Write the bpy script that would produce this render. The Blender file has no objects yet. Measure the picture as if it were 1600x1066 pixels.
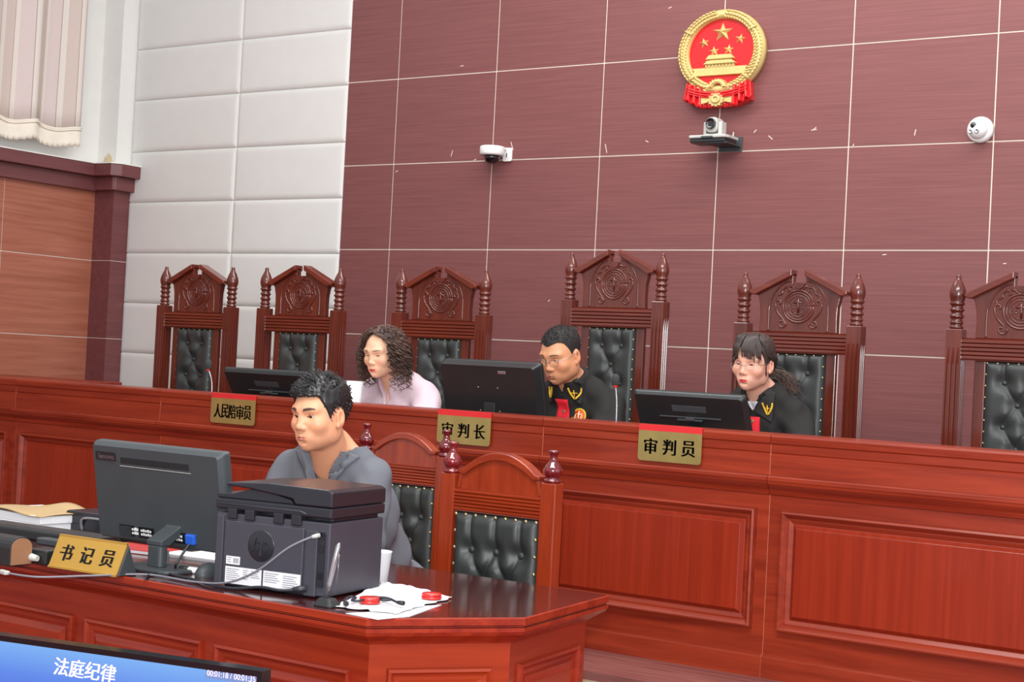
import bpy, bmesh, math, random
import numpy as np
from mathutils import Vector, Matrix
from mathutils.bvhtree import BVHTree

scene = bpy.context.scene
col = scene.collection
rng = random.Random(7)
PI = math.pi

# ------------------------------------------------------------------ camera
FPX = 2427.55                       # focal length in pixels of the 1600 px wide frame
CAM_H = 1.38
CAM_R = np.array((0.82735809, 0.55930756, 0.05151346))
CAM_U = np.array((-0.0340879, -0.04154444, 0.99855499))
CAM_F = np.array((-0.56063946, 0.82791854, 0.0153065))
cam_data = bpy.data.cameras.new('camera')
cam = bpy.data.objects.new('camera', cam_data)
col.objects.link(cam)
cam_data.sensor_width = 36.0
cam_data.lens = FPX / 1600 * 36
cam_data.clip_start = 0.05
m = Matrix.Identity(4)
for i in range(3):
    m[i][0], m[i][1], m[i][2] = CAM_R[i], CAM_U[i], -CAM_F[i]
m[2][3] = CAM_H
cam.matrix_world = m
scene.camera = cam

# ------------------------------------------------------------------ light
scene.view_settings.view_transform = 'Standard'
scene.view_settings.look = 'None'
scene.view_settings.gamma = 1.0
scene.view_settings.use_curve_mapping = False
scene.view_settings.exposure = 0.42
world = bpy.data.worlds.new('world')
scene.world = world
world.use_nodes = True
bg = world.node_tree.nodes['Background']
bg.inputs[0].default_value = (0.92, 0.95, 1.0, 1)
bg.inputs[1].default_value = 0.58


def area(name, loc, target, sx, sy, power, color=(1, 1, 1)):
    d = bpy.data.lights.new(name, 'AREA')
    d.shape = 'RECTANGLE'
    d.size, d.size_y, d.energy, d.color = sx, sy, power, color
    o = bpy.data.objects.new(name, d)
    col.objects.link(o)
    o.location = loc
    o.rotation_euler = (Vector(target) - Vector(loc)).to_track_quat('-Z', 'Y').to_euler()
    return o


area('ceiling_light', (-2.9, 5.5, 4.7), (-3.0, 6.0, 0), 5.4, 0.9, 122, (1.0, 0.985, 0.96))
area('ceiling_light', (-1.7, 1.8, 4.7), (-2.2, 3.0, 0), 4.0, 0.9, 150, (1.0, 0.985, 0.96))
area('window_light', (2.6, 3.4, 2.4), (-4.0, 5.2, 1.2), 3.4, 2.4, 22, (0.96, 0.98, 1.0))
area('window_light', (1.5, -2.0, 2.6), (-2.4, 4.6, 1.1), 3.0, 2.0, 135, (0.97, 0.98, 1.0))
flash = bpy.data.lights.new('camera_flash', 'POINT')
flash.energy = 290
flash.shadow_soft_size = 0.05
flash_o = bpy.data.objects.new('camera_flash', flash)
col.objects.link(flash_o)
flash_o.location = (0.0, -0.02, 1.55)


def P(x, y, D):
    """point of the room seen at pixel x, y at depth D from the camera wall"""
    d = CAM_F + CAM_R * (x - 800) / FPX - CAM_U * (y - 533) / FPX
    d = d / d[1]
    return Vector((d[0] * D, D, CAM_H + d[2] * D))


def Z(x, y, z):
    """point at height z seen at pixel x, y"""
    d = CAM_F + CAM_R * (x - 800) / FPX - CAM_U * (y - 533) / FPX
    t = (z - CAM_H) / d[2]
    return Vector((d[0] * t, d[1] * t, z))


# ------------------------------------------------------------------ materials
def lin(c):
    return tuple(((v / 255) / 12.92 if v / 255 <= 0.04045 else ((v / 255 + 0.055) / 1.055) ** 2.4) for v in c)


def newmat(name):
    mt = bpy.data.materials.new(name)
    mt.use_nodes = True
    nt = mt.node_tree
    return mt, nt, nt.nodes['Principled BSDF']


def setp(b, **kw):
    for k, v in kw.items():
        b.inputs[k.replace('_', ' ')].default_value = v


def plain(name, rgb, rough=0.5, metal=0.0, coat=0.0, spec=0.5, bump=0.0, bscale=200, vary=0.06, emit=0.0, sss=0.0):
    mt, nt, b = newmat(name)
    c = lin(rgb)
    setp(b, Roughness=rough, Metallic=metal)
    b.inputs['Coat Weight'].default_value = coat
    b.inputs['Coat Roughness'].default_value = 0.12
    b.inputs['Specular IOR Level'].default_value = spec
    tc = nt.nodes.new('ShaderNodeTexCoord')
    nz = nt.nodes.new('ShaderNodeTexNoise')
    nz.inputs['Scale'].default_value = 9.0
    nz.inputs['Detail'].default_value = 4.0
    nt.links.new(tc.outputs['Object'], nz.inputs['Vector'])
    rp = nt.nodes.new('ShaderNodeValToRGB')
    rp.color_ramp.elements[0].position = 0.3
    rp.color_ramp.elements[1].position = 0.7
    rp.color_ramp.elements[0].color = tuple(v * (1 - vary) for v in c) + (1,)
    rp.color_ramp.elements[1].color = tuple(min(1, v * (1 + vary)) for v in c) + (1,)
    nt.links.new(nz.outputs['Fac'], rp.inputs['Fac'])
    nt.links.new(rp.outputs['Color'], b.inputs['Base Color'])
    if sss:
        b.inputs['Subsurface Weight'].default_value = sss
        b.inputs['Subsurface Radius'].default_value = (0.01, 0.004, 0.002)
    if emit:
        b.inputs['Emission Color'].default_value = c + (1,)
        b.inputs['Emission Strength'].default_value = emit
    if bump:
        n2 = nt.nodes.new('ShaderNodeTexNoise')
        n2.inputs['Scale'].default_value = bscale
        n2.inputs['Detail'].default_value = 3.0
        nt.links.new(tc.outputs['Object'], n2.inputs['Vector'])
        bp = nt.nodes.new('ShaderNodeBump')
        bp.inputs['Strength'].default_value = bump
        bp.inputs['Distance'].default_value = 0.002
        nt.links.new(n2.outputs['Fac'], bp.inputs['Height'])
        nt.links.new(bp.outputs['Normal'], b.inputs['Normal'])
    return mt


def wood(name, dark, light, axis='X', scale=3.0, stretch=14.0, rough=0.3, coat=0.5, spec=0.5, fine=0.35, contrast=(0.3, 0.72)):
    """lacquered timber with the grain along one axis"""
    mt, nt, b = newmat(name)
    setp(b, Roughness=rough)
    b.inputs['Coat Weight'].default_value = coat
    b.inputs['Coat Roughness'].default_value = 0.1
    b.inputs['Specular IOR Level'].default_value = spec
    tc = nt.nodes.new('ShaderNodeTexCoord')
    oi = nt.nodes.new('ShaderNodeObjectInfo')
    ml = nt.nodes.new('ShaderNodeMath')
    ml.operation = 'MULTIPLY'
    ml.inputs[1].default_value = 37.0
    nt.links.new(oi.outputs['Random'], ml.inputs[0])
    mp = nt.nodes.new('ShaderNodeMapping')
    s = [scale * stretch] * 3
    s['XYZ'.index(axis)] = scale
    mp.inputs['Scale'].default_value = s
    nt.links.new(tc.outputs['Object'], mp.inputs['Vector'])
    nt.links.new(ml.outputs[0], mp.inputs['Location'])
    nz = nt.nodes.new('ShaderNodeTexNoise')
    nz.inputs['Scale'].default_value = 1.0
    nz.inputs['Detail'].default_value = 7.0
    nz.inputs['Roughness'].default_value = 0.62
    nz.inputs['Distortion'].default_value = 0.5
    nt.links.new(mp.outputs[0], nz.inputs['Vector'])
    rp = nt.nodes.new('ShaderNodeValToRGB')
    rp.color_ramp.elements[0].position, rp.color_ramp.elements[1].position = contrast
    rp.color_ramp.elements[0].color = lin(dark) + (1,)
    rp.color_ramp.elements[1].color = lin(light) + (1,)
    nt.links.new(nz.outputs['Fac'], rp.inputs['Fac'])
    nt.links.new(rp.outputs['Color'], b.inputs['Base Color'])
    bp = nt.nodes.new('ShaderNodeBump')
    bp.inputs['Strength'].default_value = fine * 0.2
    bp.inputs['Distance'].default_value = 0.001
    nt.links.new(nz.outputs['Fac'], bp.inputs['Height'])
    nt.links.new(bp.outputs['Normal'], b.inputs['Normal'])
    return mt


def attr_mat(name, rough=0.5, sss=0.0, spec=0.35, bump=0.0, bscale=400):
    """colour of the surface itself (skin, lips, brows; cloth) held per vertex"""
    mt, nt, b = newmat(name)
    setp(b, Roughness=rough)
    b.inputs['Specular IOR Level'].default_value = spec
    at = nt.nodes.new('ShaderNodeAttribute')
    at.attribute_name = 'tone'
    nt.links.new(at.outputs['Color'], b.inputs['Base Color'])
    if sss:
        b.inputs['Subsurface Weight'].default_value = sss
        b.inputs['Subsurface Radius'].default_value = (0.012, 0.005, 0.003)
        b.inputs['Subsurface Scale'].default_value = 0.6
    if bump:
        tc = nt.nodes.new('ShaderNodeTexCoord')
        n2 = nt.nodes.new('ShaderNodeTexNoise')
        n2.inputs['Scale'].default_value = bscale
        nt.links.new(tc.outputs['Object'], n2.inputs['Vector'])
        bp = nt.nodes.new('ShaderNodeBump')
        bp.inputs['Strength'].default_value = bump
        bp.inputs['Distance'].default_value = 0.001
        nt.links.new(n2.outputs['Fac'], bp.inputs['Height'])
        nt.links.new(bp.outputs['Normal'], b.inputs['Normal'])
    return mt


M = {}
M['bench'] = wood('bench_wood', (114, 33, 18), (152, 55, 31), 'X', 1.4, 16, rough=0.36, coat=0.12, spec=0.3)
M['bench_v'] = wood('bench_panel_wood', (118, 31, 14), (150, 48, 25), 'Z', 1.2, 30, rough=0.36, coat=0.12, spec=0.3, contrast=(0.2, 0.8))
M['desk'] = wood('desk_wood', (118, 28, 14), (156, 52, 26), 'X', 1.6, 14, rough=0.3, coat=0.2, spec=0.35)
M['desk_canted'] = wood('desk_canted_wood', (126, 34, 13), (160, 56, 22), 'X', 1.3, 14, rough=0.3, coat=0.2, spec=0.35)
M['desk_top'] = wood('desk_top_wood', (58, 18, 18), (80, 28, 25), 'X', 1.4, 12, rough=0.16, coat=0.7)
M['chair'] = wood('chair_wood', (74, 25, 16), (106, 42, 27), 'Z', 2.4, 12, rough=0.25, coat=0.6)
M['chair_x'] = wood('chair_rail_wood', (82, 27, 16), (114, 45, 28), 'X', 2.4, 12, rough=0.25, coat=0.6)
M['clerk_chair'] = wood('clerk_chair_wood', (120, 36, 14), (152, 56, 26), 'Z', 2.4, 12, rough=0.25, coat=0.4)
M['clerk_chair_x'] = wood('clerk_chair_rail_wood', (120, 36, 14), (152, 56, 26), 'X', 2.4, 12, rough=0.25, coat=0.4)
M['knob'] = wood('turned_wood', (80, 8, 14), (118, 22, 26), 'Z', 3, 8, rough=0.12, coat=1.0)
M['leather'] = plain('black_leather', (47, 50, 49), 0.42, spec=0.5, bump=0.25, bscale=350, vary=0.12)
M['brass'] = plain('brass', (176, 160, 118), 0.35, metal=0.8)
M['wall_tile'] = wood('wall_laminate', (104, 60, 59), (132, 82, 81), 'X', 2.2, 70, rough=0.48, coat=0.0, spec=0.35, contrast=(0.2, 0.8), fine=0.1)
M['grout'] = plain('joint_filler', (226, 212, 198), 0.7)
M['pad'] = plain('cream_leatherette', (216, 215, 211), 0.5, spec=0.3, vary=0.015, bump=0.05)
M['side_wood'] = wood('side_wall_laminate', (146, 82, 62), (178, 110, 88), 'Y', 1.3, 22, rough=0.4, coat=0.05, spec=0.4)
M['rail'] = wood('dado_laminate', (100, 52, 54), (118, 66, 66), 'Y', 2.0, 20, rough=0.42, coat=0.0)
M['white_paint'] = plain('white_paint', (228, 227, 222), 0.75, vary=0.02, bump=0.05, bscale=60)
M['dust'] = plain('damp_stain', (206, 186, 152), 0.9, vary=0.2)
M['curtain'] = None
M['fringe'] = plain('curtain_fringe', (238, 230, 214), 0.9, bump=0.3, bscale=240)
M['floor'] = plain('red_floor', (128, 34, 38), 0.5, vary=0.15)
M['dais'] = wood('dais_floor', (104, 58, 56), (140, 92, 86), 'X', 2.4, 12, rough=0.35, coat=0.1)
M['stone'] = plain('cream_stone', (226, 212, 176), 0.5, vary=0.06)
M['gold'] = plain('gold_paint', (212, 188, 122), 0.42, metal=0.2, vary=0.1)
M['emblem_red'] = plain('emblem_red', (214, 22, 28), 0.28, coat=0.4)
M['plate_gold'] = plain('brushed_gold_plate', (172, 152, 92), 0.34, metal=0.6, vary=0.14)
M['desk_gold'] = plain('gold_name_plate', (190, 148, 66), 0.4, metal=0.4, vary=0.05)
M['plate_red'] = plain('red_strip', (206, 38, 42), 0.5)
M['seam'] = plain('bare_wood_edge', (186, 112, 84), 0.6)
M['ink'] = plain('black_lettering', (28, 22, 18), 0.6)
M['plastic'] = plain('black_plastic', (32, 34, 35), 0.36, bump=0.06, bscale=500)
M['plastic_matte'] = plain('dark_grey_plastic', (58, 63, 66), 0.5, bump=0.06, bscale=600)
M['printer'] = plain('printer_plastic', (58, 57, 66), 0.42, bump=0.08, bscale=700)
M['printer_dark'] = plain('printer_gloss_plastic', (34, 34, 40), 0.25)
M['screen_gloss'] = plain('dark_gloss', (22, 23, 26), 0.15)
M['silver'] = plain('silver_metal', (168, 170, 174), 0.28, metal=0.85)
M['grey_plastic'] = plain('grey_plastic', (178, 178, 172), 0.45)
M['white_plastic'] = plain('white_plastic', (228, 228, 226), 0.4)
M['paper'] = plain('white_paper', (212, 211, 214), 0.8, vary=0.02)
M['kraft'] = plain('kraft_paper', (176, 148, 106), 0.8)
M['red_plastic'] = plain('red_plastic', (206, 36, 30), 0.3, coat=0.3)
M['red_cover'] = plain('red_book_cover', (180, 34, 34), 0.5)
M['blue'] = plain('blue_plug', (38, 92, 200), 0.4)
M['yellow'] = plain('yellow_plug', (222, 186, 40), 0.4)
M['cable_grey'] = plain('grey_cable', (118, 116, 124), 0.5)
M['cable_black'] = plain('black_cable', (40, 40, 48), 0.45)
M['cork'] = plain('tan_panel', (140, 100, 72), 0.6)
M['rubber'] = plain('rubber', (32, 33, 34), 0.6)
M['foam'] = plain('microphone_foam', (52, 54, 54), 0.9, bump=0.5, bscale=500)
M['glass_dark'] = plain('lens_glass', (14, 14, 18), 0.06, coat=1.0)
M['label_grey'] = plain('label_print', (120, 120, 128), 0.7)
M['tape'] = plain('tape_scrap', (206, 186, 180), 0.6)
M['skin'] = attr_mat('skin', 0.42, 0.12, 0.4)
M['cloth'] = attr_mat('woven_cloth', 0.85, 0, 0.2, 0.3, 900)
M['eye'] = attr_mat('eye', 0.12, 0, 0.5)
M['hair_black'] = plain('black_hair', (26, 24, 25), 0.38, spec=0.5, vary=0.3)
M['hair_short'] = plain('cropped_black_hair', (44, 41, 40), 0.6, spec=0.3, vary=0.2, bump=0.8, bscale=420)
M['hair_brown'] = plain('brown_hair', (80, 58, 49), 0.5, spec=0.5, vary=0.35)
M['hair_dark'] = plain('dark_brown_hair', (56, 44, 41), 0.46, spec=0.5, vary=0.25)
M['red_cloth'] = plain('red_cloth', (222, 30, 46), 0.8, bump=0.2, bscale=800)
M['gold_thread'] = plain('gold_thread', (228, 184, 52), 0.5, bump=0.5, bscale=700)
M['screen_blue'] = None
M['screen_text'] = plain('screen_letters', (214, 196, 214), 0.5, emit=0.75)
M['screen_band'] = plain('screen_timer_band', (88, 108, 150), 0.5, emit=0.5)


def curtain_mat():
    mt, nt, b = newmat('striped_curtain')
    setp(b, Roughness=0.9)
    b.inputs['Specular IOR Level'].default_value = 0.1
    tc = nt.nodes.new('ShaderNodeUVMap')
    sp = nt.nodes.new('ShaderNodeSeparateXYZ')
    nt.links.new(tc.outputs[0], sp.inputs[0])
    mu = nt.nodes.new('ShaderNodeMath'); mu.operation = 'MULTIPLY'; mu.inputs[1].default_value = 1.0
    nt.links.new(sp.outputs[0], mu.inputs[0])
    fr = nt.nodes.new('ShaderNodeMath'); fr.operation = 'FRACT'
    nt.links.new(mu.outputs[0], fr.inputs[0])
    rp = nt.nodes.new('ShaderNodeValToRGB')
    rp.color_ramp.interpolation = 'CONSTANT'
    cols = [(0, (224, 208, 204)), (0.34, (234, 224, 214)), (0.47, (180, 160, 146)), (0.49, (218, 202, 192)), (0.80, (234, 226, 216)), (0.97, (190, 170, 164))]
    e = rp.color_ramp.elements
    e[0].position, e[0].color = 0, lin(cols[0][1]) + (1,)
    e[1].position, e[1].color = cols[1][0], lin(cols[1][1]) + (1,)
    for p_, c_ in cols[2:]:
        x = e.new(p_); x.color = lin(c_) + (1,)
    nt.links.new(fr.outputs[0], rp.inputs['Fac'])
    nz = nt.nodes.new('ShaderNodeTexNoise'); nz.inputs['Scale'].default_value = 160
    tco = nt.nodes.new('ShaderNodeTexCoord')
    nt.links.new(tco.outputs['Object'], nz.inputs['Vector'])
    mx = nt.nodes.new('ShaderNodeMix'); mx.data_type = 'RGBA'; mx.blend_type = 'MULTIPLY'
    mx.inputs['Factor'].default_value = 0.25
    nt.links.new(rp.outputs['Color'], mx.inputs['A'])
    nt.links.new(nz.outputs['Color'], mx.inputs['B'])
    nt.links.new(mx.outputs['Result'], b.inputs['Base Color'])
    return mt


M['curtain'] = curtain_mat()


def screen_mat():
    mt, nt, b = newmat('blue_screen')
    tc = nt.nodes.new('ShaderNodeTexCoord')
    sp = nt.nodes.new('ShaderNodeSeparateXYZ')
    nt.links.new(tc.outputs['Object'], sp.inputs[0])
    mr = nt.nodes.new('ShaderNodeMapRange')
    mr.inputs[1].default_value = -0.15
    mr.inputs[2].default_value = -0.01
    nt.links.new(sp.outputs['Z'], mr.inputs[0])
    rp = nt.nodes.new('ShaderNodeValToRGB')
    rp.color_ramp.elements[0].color = lin((58, 96, 216)) + (1,)
    rp.color_ramp.elements[1].color = lin((120, 178, 244)) + (1,)
    rp.color_ramp.elements.new(0.5).color = lin((82, 134, 232)) + (1,)
    nt.links.new(mr.outputs[0], rp.inputs['Fac'])
    setp(b, Roughness=0.35)
    b.inputs['Base Color'].default_value = (0.02, 0.02, 0.03, 1)
    nt.links.new(rp.outputs['Color'], b.inputs['Emission Color'])
    b.inputs['Emission Strength'].default_value = 0.72
    return mt


M['screen_blue'] = screen_mat()


# ------------------------------------------------------------------ mesh helpers
class MB:
    def __init__(self):
        self.v, self.f, self.mi, self.sm = [], [], [], []

    def add(self, vs, fs, mi=0, smooth=False):
        n = len(self.v)
        self.v += [tuple(p) for p in vs]
        for f in fs:
            self.f.append(tuple(i + n for i in f))
            self.mi.append(mi)
            self.sm.append(smooth)
        return self

    def box(self, x0, x1, y0, y1, z0, z1, mi=0):
        vs = [(x, y, z) for x in (x0, x1) for y in (y0, y1) for z in (z0, z1)]
        return self.add(vs, [(0, 1, 3, 2), (4, 6, 7, 5), (0, 4, 5, 1), (2, 3, 7, 6), (0, 2, 6, 4), (1, 5, 7, 3)], mi)

    def prism(self, poly, axis, a, b, mi=0, smooth=False):
        """polygon in the two other axes (in x,y,z order) extruded along axis from a to b"""
        def pt(p, t):
            q = list(p)
            q.insert('XYZ'.index(axis), t)
            return q
        n = len(poly)
        vs = [pt(p, a) for p in poly] + [pt(p, b) for p in poly]
        self.add(vs, [tuple(range(n))[::-1], tuple(range(n, 2 * n))], mi)
        k = len(self.v) - 2 * n
        for i in range(n):
            j = (i + 1) % n
            self.f.append((k + i, k + j, k + n + j, k + n + i)); self.mi.append(mi); self.sm.append(smooth)
        return self

    def loft(self, rings, mi=0, caps=True, closed=True, smooth=False):
        n = len(rings[0])
        k = len(self.v)
        for r in rings:
            self.v += [tuple(p) for p in r]
        for a in range(len(rings) - 1):
            for i in range(n if closed else n - 1):
                j = (i + 1) % n
                self.f.append((k + a * n + i, k + a * n + j, k + (a + 1) * n + j, k + (a + 1) * n + i))
                self.mi.append(mi); self.sm.append(smooth)
        if caps:
            self.f.append(tuple(k + i for i in range(n))[::-1]); self.mi.append(mi); self.sm.append(False)
            self.f.append(tuple(k + (len(rings) - 1) * n + i for i in range(n))); self.mi.append(mi); self.sm.append(False)
        return self

    def lathe(self, prof, c=(0, 0, 0), seg=20, mi=0, smooth=True, mat=None):
        rings = []
        for r, z in prof:
            ring = [(r * math.cos(2 * PI * i / seg), r * math.sin(2 * PI * i / seg), z) for i in range(seg)]
            if mat is not None:
                ring = [tuple(mat @ Vector(p)) for p in ring]
            rings.append([(p[0] + c[0], p[1] + c[1], p[2] + c[2]) for p in ring])
        return self.loft(rings, mi, True, True, smooth)

    def tube(self, pts, r, seg=8, mi=0, flat=None):
        pts = [Vector(p) for p in pts]
        n = len(pts)
        rs = r if isinstance(r, (list, tuple)) else [r] * n
        rings = []
        up = None
        for i in range(n):
            t = (pts[min(i + 1, n - 1)] - pts[max(i - 1, 0)])
            if t.length < 1e-9:
                t = Vector((0, 0, 1))
            t.normalize()
            if up is None:
                up = Vector((0, 0, 1)) if abs(t.z) < 0.9 else Vector((0, 1, 0))
            a = t.cross(up)
            if a.length < 1e-6:
                a = t.cross(Vector((1, 0, 0)))
            a.normalize()
            b = a.cross(t).normalized()
            up = b
            rings.append([tuple(pts[i] + a * (rs[i] * math.cos(2 * PI * k / seg)) + b * (rs[i] * math.sin(2 * PI * k / seg))) for k in range(seg)])
        return self.loft(rings, mi, True, True, True)

    def ball(self, c, r, seg=14, rings=9, mi=0):
        rx, ry, rz = (r, r, r) if not isinstance(r, (list, tuple)) else r
        rr = []
        for j in range(rings + 1):
            th = PI * (0.02 + 0.96 * j / rings)
            rr.append([(c[0] + rx * math.sin(th) * math.cos(2 * PI * i / seg), c[1] + ry * math.sin(th) * math.sin(2 * PI * i / seg), c[2] - rz * math.cos(th)) for i in range(seg)])
        return self.loft(rr, mi, True, True, True)

    def grid(self, fn, nu, nv, mi=0, smooth=True):
        """open sheet fn(u, v) with u, v in 0..1"""
        k = len(self.v)
        for j in range(nv + 1):
            for i in range(nu + 1):
                self.v.append(tuple(fn(i / nu, j / nv)))
        for j in range(nv):
            for i in range(nu):
                a = k + j * (nu + 1) + i
                self.f.append((a, a + 1, a + nu + 2, a + nu + 1)); self.mi.append(mi); self.sm.append(smooth)
        return self

    def xform(self, mat):
        self.v = [tuple(mat @ Vector(p)) for p in self.v]
        return self

    def build(self, name, mats, parent=None, bevel=0.0, loc=None, seg=2, rz=0.0, normals=True):
        me = bpy.data.meshes.new(name)
        me.from_pydata(self.v, [], self.f)
        if not isinstance(mats, (list, tuple)):
            mats = [mats]
        for mt in mats:
            me.materials.append(M[mt] if isinstance(mt, str) else mt)
        me.polygons.foreach_set('material_index', self.mi)
        me.polygons.foreach_set('use_smooth', self.sm)
        if normals:
            bm = bmesh.new()
            bm.from_mesh(me)
            bmesh.ops.recalc_face_normals(bm, faces=bm.faces)
            bm.to_mesh(me)
            bm.free()
        me.update()
        o = bpy.data.objects.new(name, me)
        col.objects.link(o)
        if parent is not None:
            o.parent = parent
        if loc is not None:
            o.location = loc
        if rz:
            o.rotation_euler = (0, 0, rz)
        if bevel:
            bv = o.modifiers.new('bevel', 'BEVEL')
            bv.width = bevel
            bv.segments = seg
            bv.limit_method = 'ANGLE'
            bv.angle_limit = math.radians(40)
        return o


def empty(name, loc=(0, 0, 0), rz=0.0):
    o = bpy.data.objects.new(name, None)
    o.empty_display_size = 0.1
    col.objects.link(o)
    o.location = loc
    o.rotation_euler = (0, 0, rz)
    return o


def tag(o, label, cat, group=None, kind=None):
    o['label'] = label
    o['category'] = cat
    if group:
        o['group'] = group
    if kind:
        o['kind'] = kind
    return o


def struct(o):
    o['kind'] = 'structure'
    return o


def thing(name, label, cat, loc=(0, 0, 0), rz=0.0, group=None):
    return tag(empty(name, loc, rz), label, cat, group)


def copy_tree(o, parent=None):
    c = o.copy()
    col.objects.link(c)
    if parent is not None:
        c.parent = parent
    for ch in list(o.children):
        copy_tree(ch, c)
    return c


def circle2(cx, cy, r, n=32, a0=0.0, a1=2 * PI):
    return [(cx + r * math.cos(a0 + (a1 - a0) * i / n), cy + r * math.sin(a0 + (a1 - a0) * i / n)) for i in range(n)]


def rrect(x0, x1, y0, y1, r, n=5):
    out = []
    for cx, cy, a in ((x1 - r, y1 - r, 0), (x0 + r, y1 - r, 90), (x0 + r, y0 + r, 180), (x1 - r, y0 + r, 270)):
        for i in range(n + 1):
            t = math.radians(a + 90 * i / n)
            out.append((cx + r * math.cos(t), cy + r * math.sin(t)))
    return out


def smooth_path(pts, n=8):
    """Catmull-Rom through the points"""
    pts = [Vector(p) for p in pts]
    out = []
    for i in range(len(pts) - 1):
        p0, p1, p2, p3 = pts[max(i - 1, 0)], pts[i], pts[i + 1], pts[min(i + 2, len(pts) - 1)]
        for k in range(n):
            t = k / n
            out.append(0.5 * ((2 * p1) + (p2 - p0) * t + (2 * p0 - 5 * p1 + 4 * p2 - p3) * t * t + (3 * p1 - p0 - 3 * p2 + p3) * t ** 3))
    out.append(pts[-1])
    return out


def glyphs(body, h, wide=1.0, heavy=0.0, slant=0.0, w=None):
    """flat outline mesh of a line of writing, centred, in x (right) and z (up), h tall"""
    cu = bpy.data.curves.new('writing', 'FONT')
    cu.body = body
    cu.size = 1.0
    cu.resolution_u = 3
    ob = bpy.data.objects.new('writing', cu)
    col.objects.link(ob)
    dg = bpy.context.evaluated_depsgraph_get()
    dg.update()
    me = bpy.data.meshes.new_from_object(ob.evaluated_get(dg))
    vs = np.array([v.co[:2] for v in me.vertices]) if len(me.vertices) else np.zeros((1, 2))
    fs = [tuple(p.vertices) for p in me.polygons]
    bpy.data.objects.remove(ob)
    bpy.data.curves.remove(cu)
    bpy.data.meshes.remove(me)
    lo, hi = vs.min(0), vs.max(0)
    vs = (vs - (lo + hi) / 2) * (h / max(hi[1] - lo[1], 1e-6))
    vs[:, 0] *= wide
    if w:
        vs[:, 0] *= w / (vs[:, 0].max() - vs[:, 0].min())
    vs[:, 0] += slant * vs[:, 1]
    out_v, out_f = [], []
    for dx in ([0.0] if not heavy else [-heavy, -heavy / 3, heavy / 3, heavy]):
        n = len(out_v)
        out_v += [(x + dx, z) for x, z in vs]
        out_f += [tuple(i + n for i in f) for f in fs]
    return out_v, out_f


def write(mb, body, h, cx, cz, y, mi=0, spread=None, **kw):
    """letters on the plane y (facing -y); spread = centre-to-centre step for single signs"""
    if spread:
        for i, ch in enumerate(body):
            vs, fs = glyphs(ch, h, **kw)
            mb.add([(cx + (i - (len(body) - 1) / 2) * spread + x, y, cz + z) for x, z in vs], fs, mi)
    else:
        vs, fs = glyphs(body, h, **kw)
        mb.add([(cx + x, y, cz + z) for x, z in vs], fs, mi)
    return mb

# ------------------------------------------------------------------ setting
DAIS = 0.318
WALL = 7.2
mb = MB().box(-9.0, 2.2, -2.5, 7.4, -0.05, 0.0)
struct(mb.build('floor', 'floor'))
# dais the judges sit on
mb = MB().box(-8.2, 2.2, 4.74, 7.19, 0.0, DAIS - 0.03, 1)
mb.box(-8.2, 2.2, 4.72, 7.19, DAIS - 0.03, DAIS, 0)
mb.box(-8.2, 2.2, 4.728, 4.739, DAIS - 0.075, DAIS - 0.031, 2)
for i in range(14):
    mb.box(-8.0 + 0.72 * i, -7.994 + 0.72 * i, 4.733, 4.7395, 0.0, DAIS - 0.076, 2)
struct(mb.build('trim_1', ['dais', 'floor', 'stone']))

# back wall: dark laminate boards with pale joints
xs = [-6.17] + [-5.789 + 0.7115 * i for i in range(12)]
zs = [2.026 + 0.508 * k for k in range(-4, 5)]
mb = MB().box(-6.17, xs[-1], WALL + 0.004, WALL + 0.06, 0.0, zs[-1], 1)
g = 0.0036
for a, b in zip(xs[:-1], xs[1:]):
    for c, d in zip(zs[:-1], zs[1:]):
        mb.box(a + (g if a > -6.1 else 0), b - g, WALL, WALL + 0.02, max(c, 0) + g, d - g, 0)
# scraps of old tape left on the boards
for px, py, ln, an in [(706, 240, .035, 1.3), (742, 250, .02, .3), (800, 228, .05, -1.2), (947, 232, .05, -1.3), (1011, 221, .02, -.5), (1204, 215, .03, -.7), (1272, 203, .03, .1), (1273, 201, .02, .6),
                       (1333, 228, .02, 1.2), (1430, 207, .03, 1.4), (620, 268, .02, .3), (858, 470, .015, .8), (1382, 398, .02, .1), (1570, 412, .015, 0), (1180, 205, .02, .8), (722, 103, .025, .1), (1047, 12, .02, .3)]:
    p = P(px, py, WALL)
    ca, sa = math.cos(an) * ln / 2, math.sin(an) * ln / 2
    na, nb = -math.sin(an) * 0.0022, math.cos(an) * 0.0022
    mb.prism([(p.x - ca - na, p.z - sa - nb), (p.x + ca - na, p.z + sa - nb), (p.x + ca + na, p.z + sa + nb), (p.x - ca + na, p.z - sa + nb)], 'Y', WALL - 0.0012, WALL + 0.001, 2)
struct(mb.build('wall_back', ['wall_tile', 'grout', 'tape']))

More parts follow.
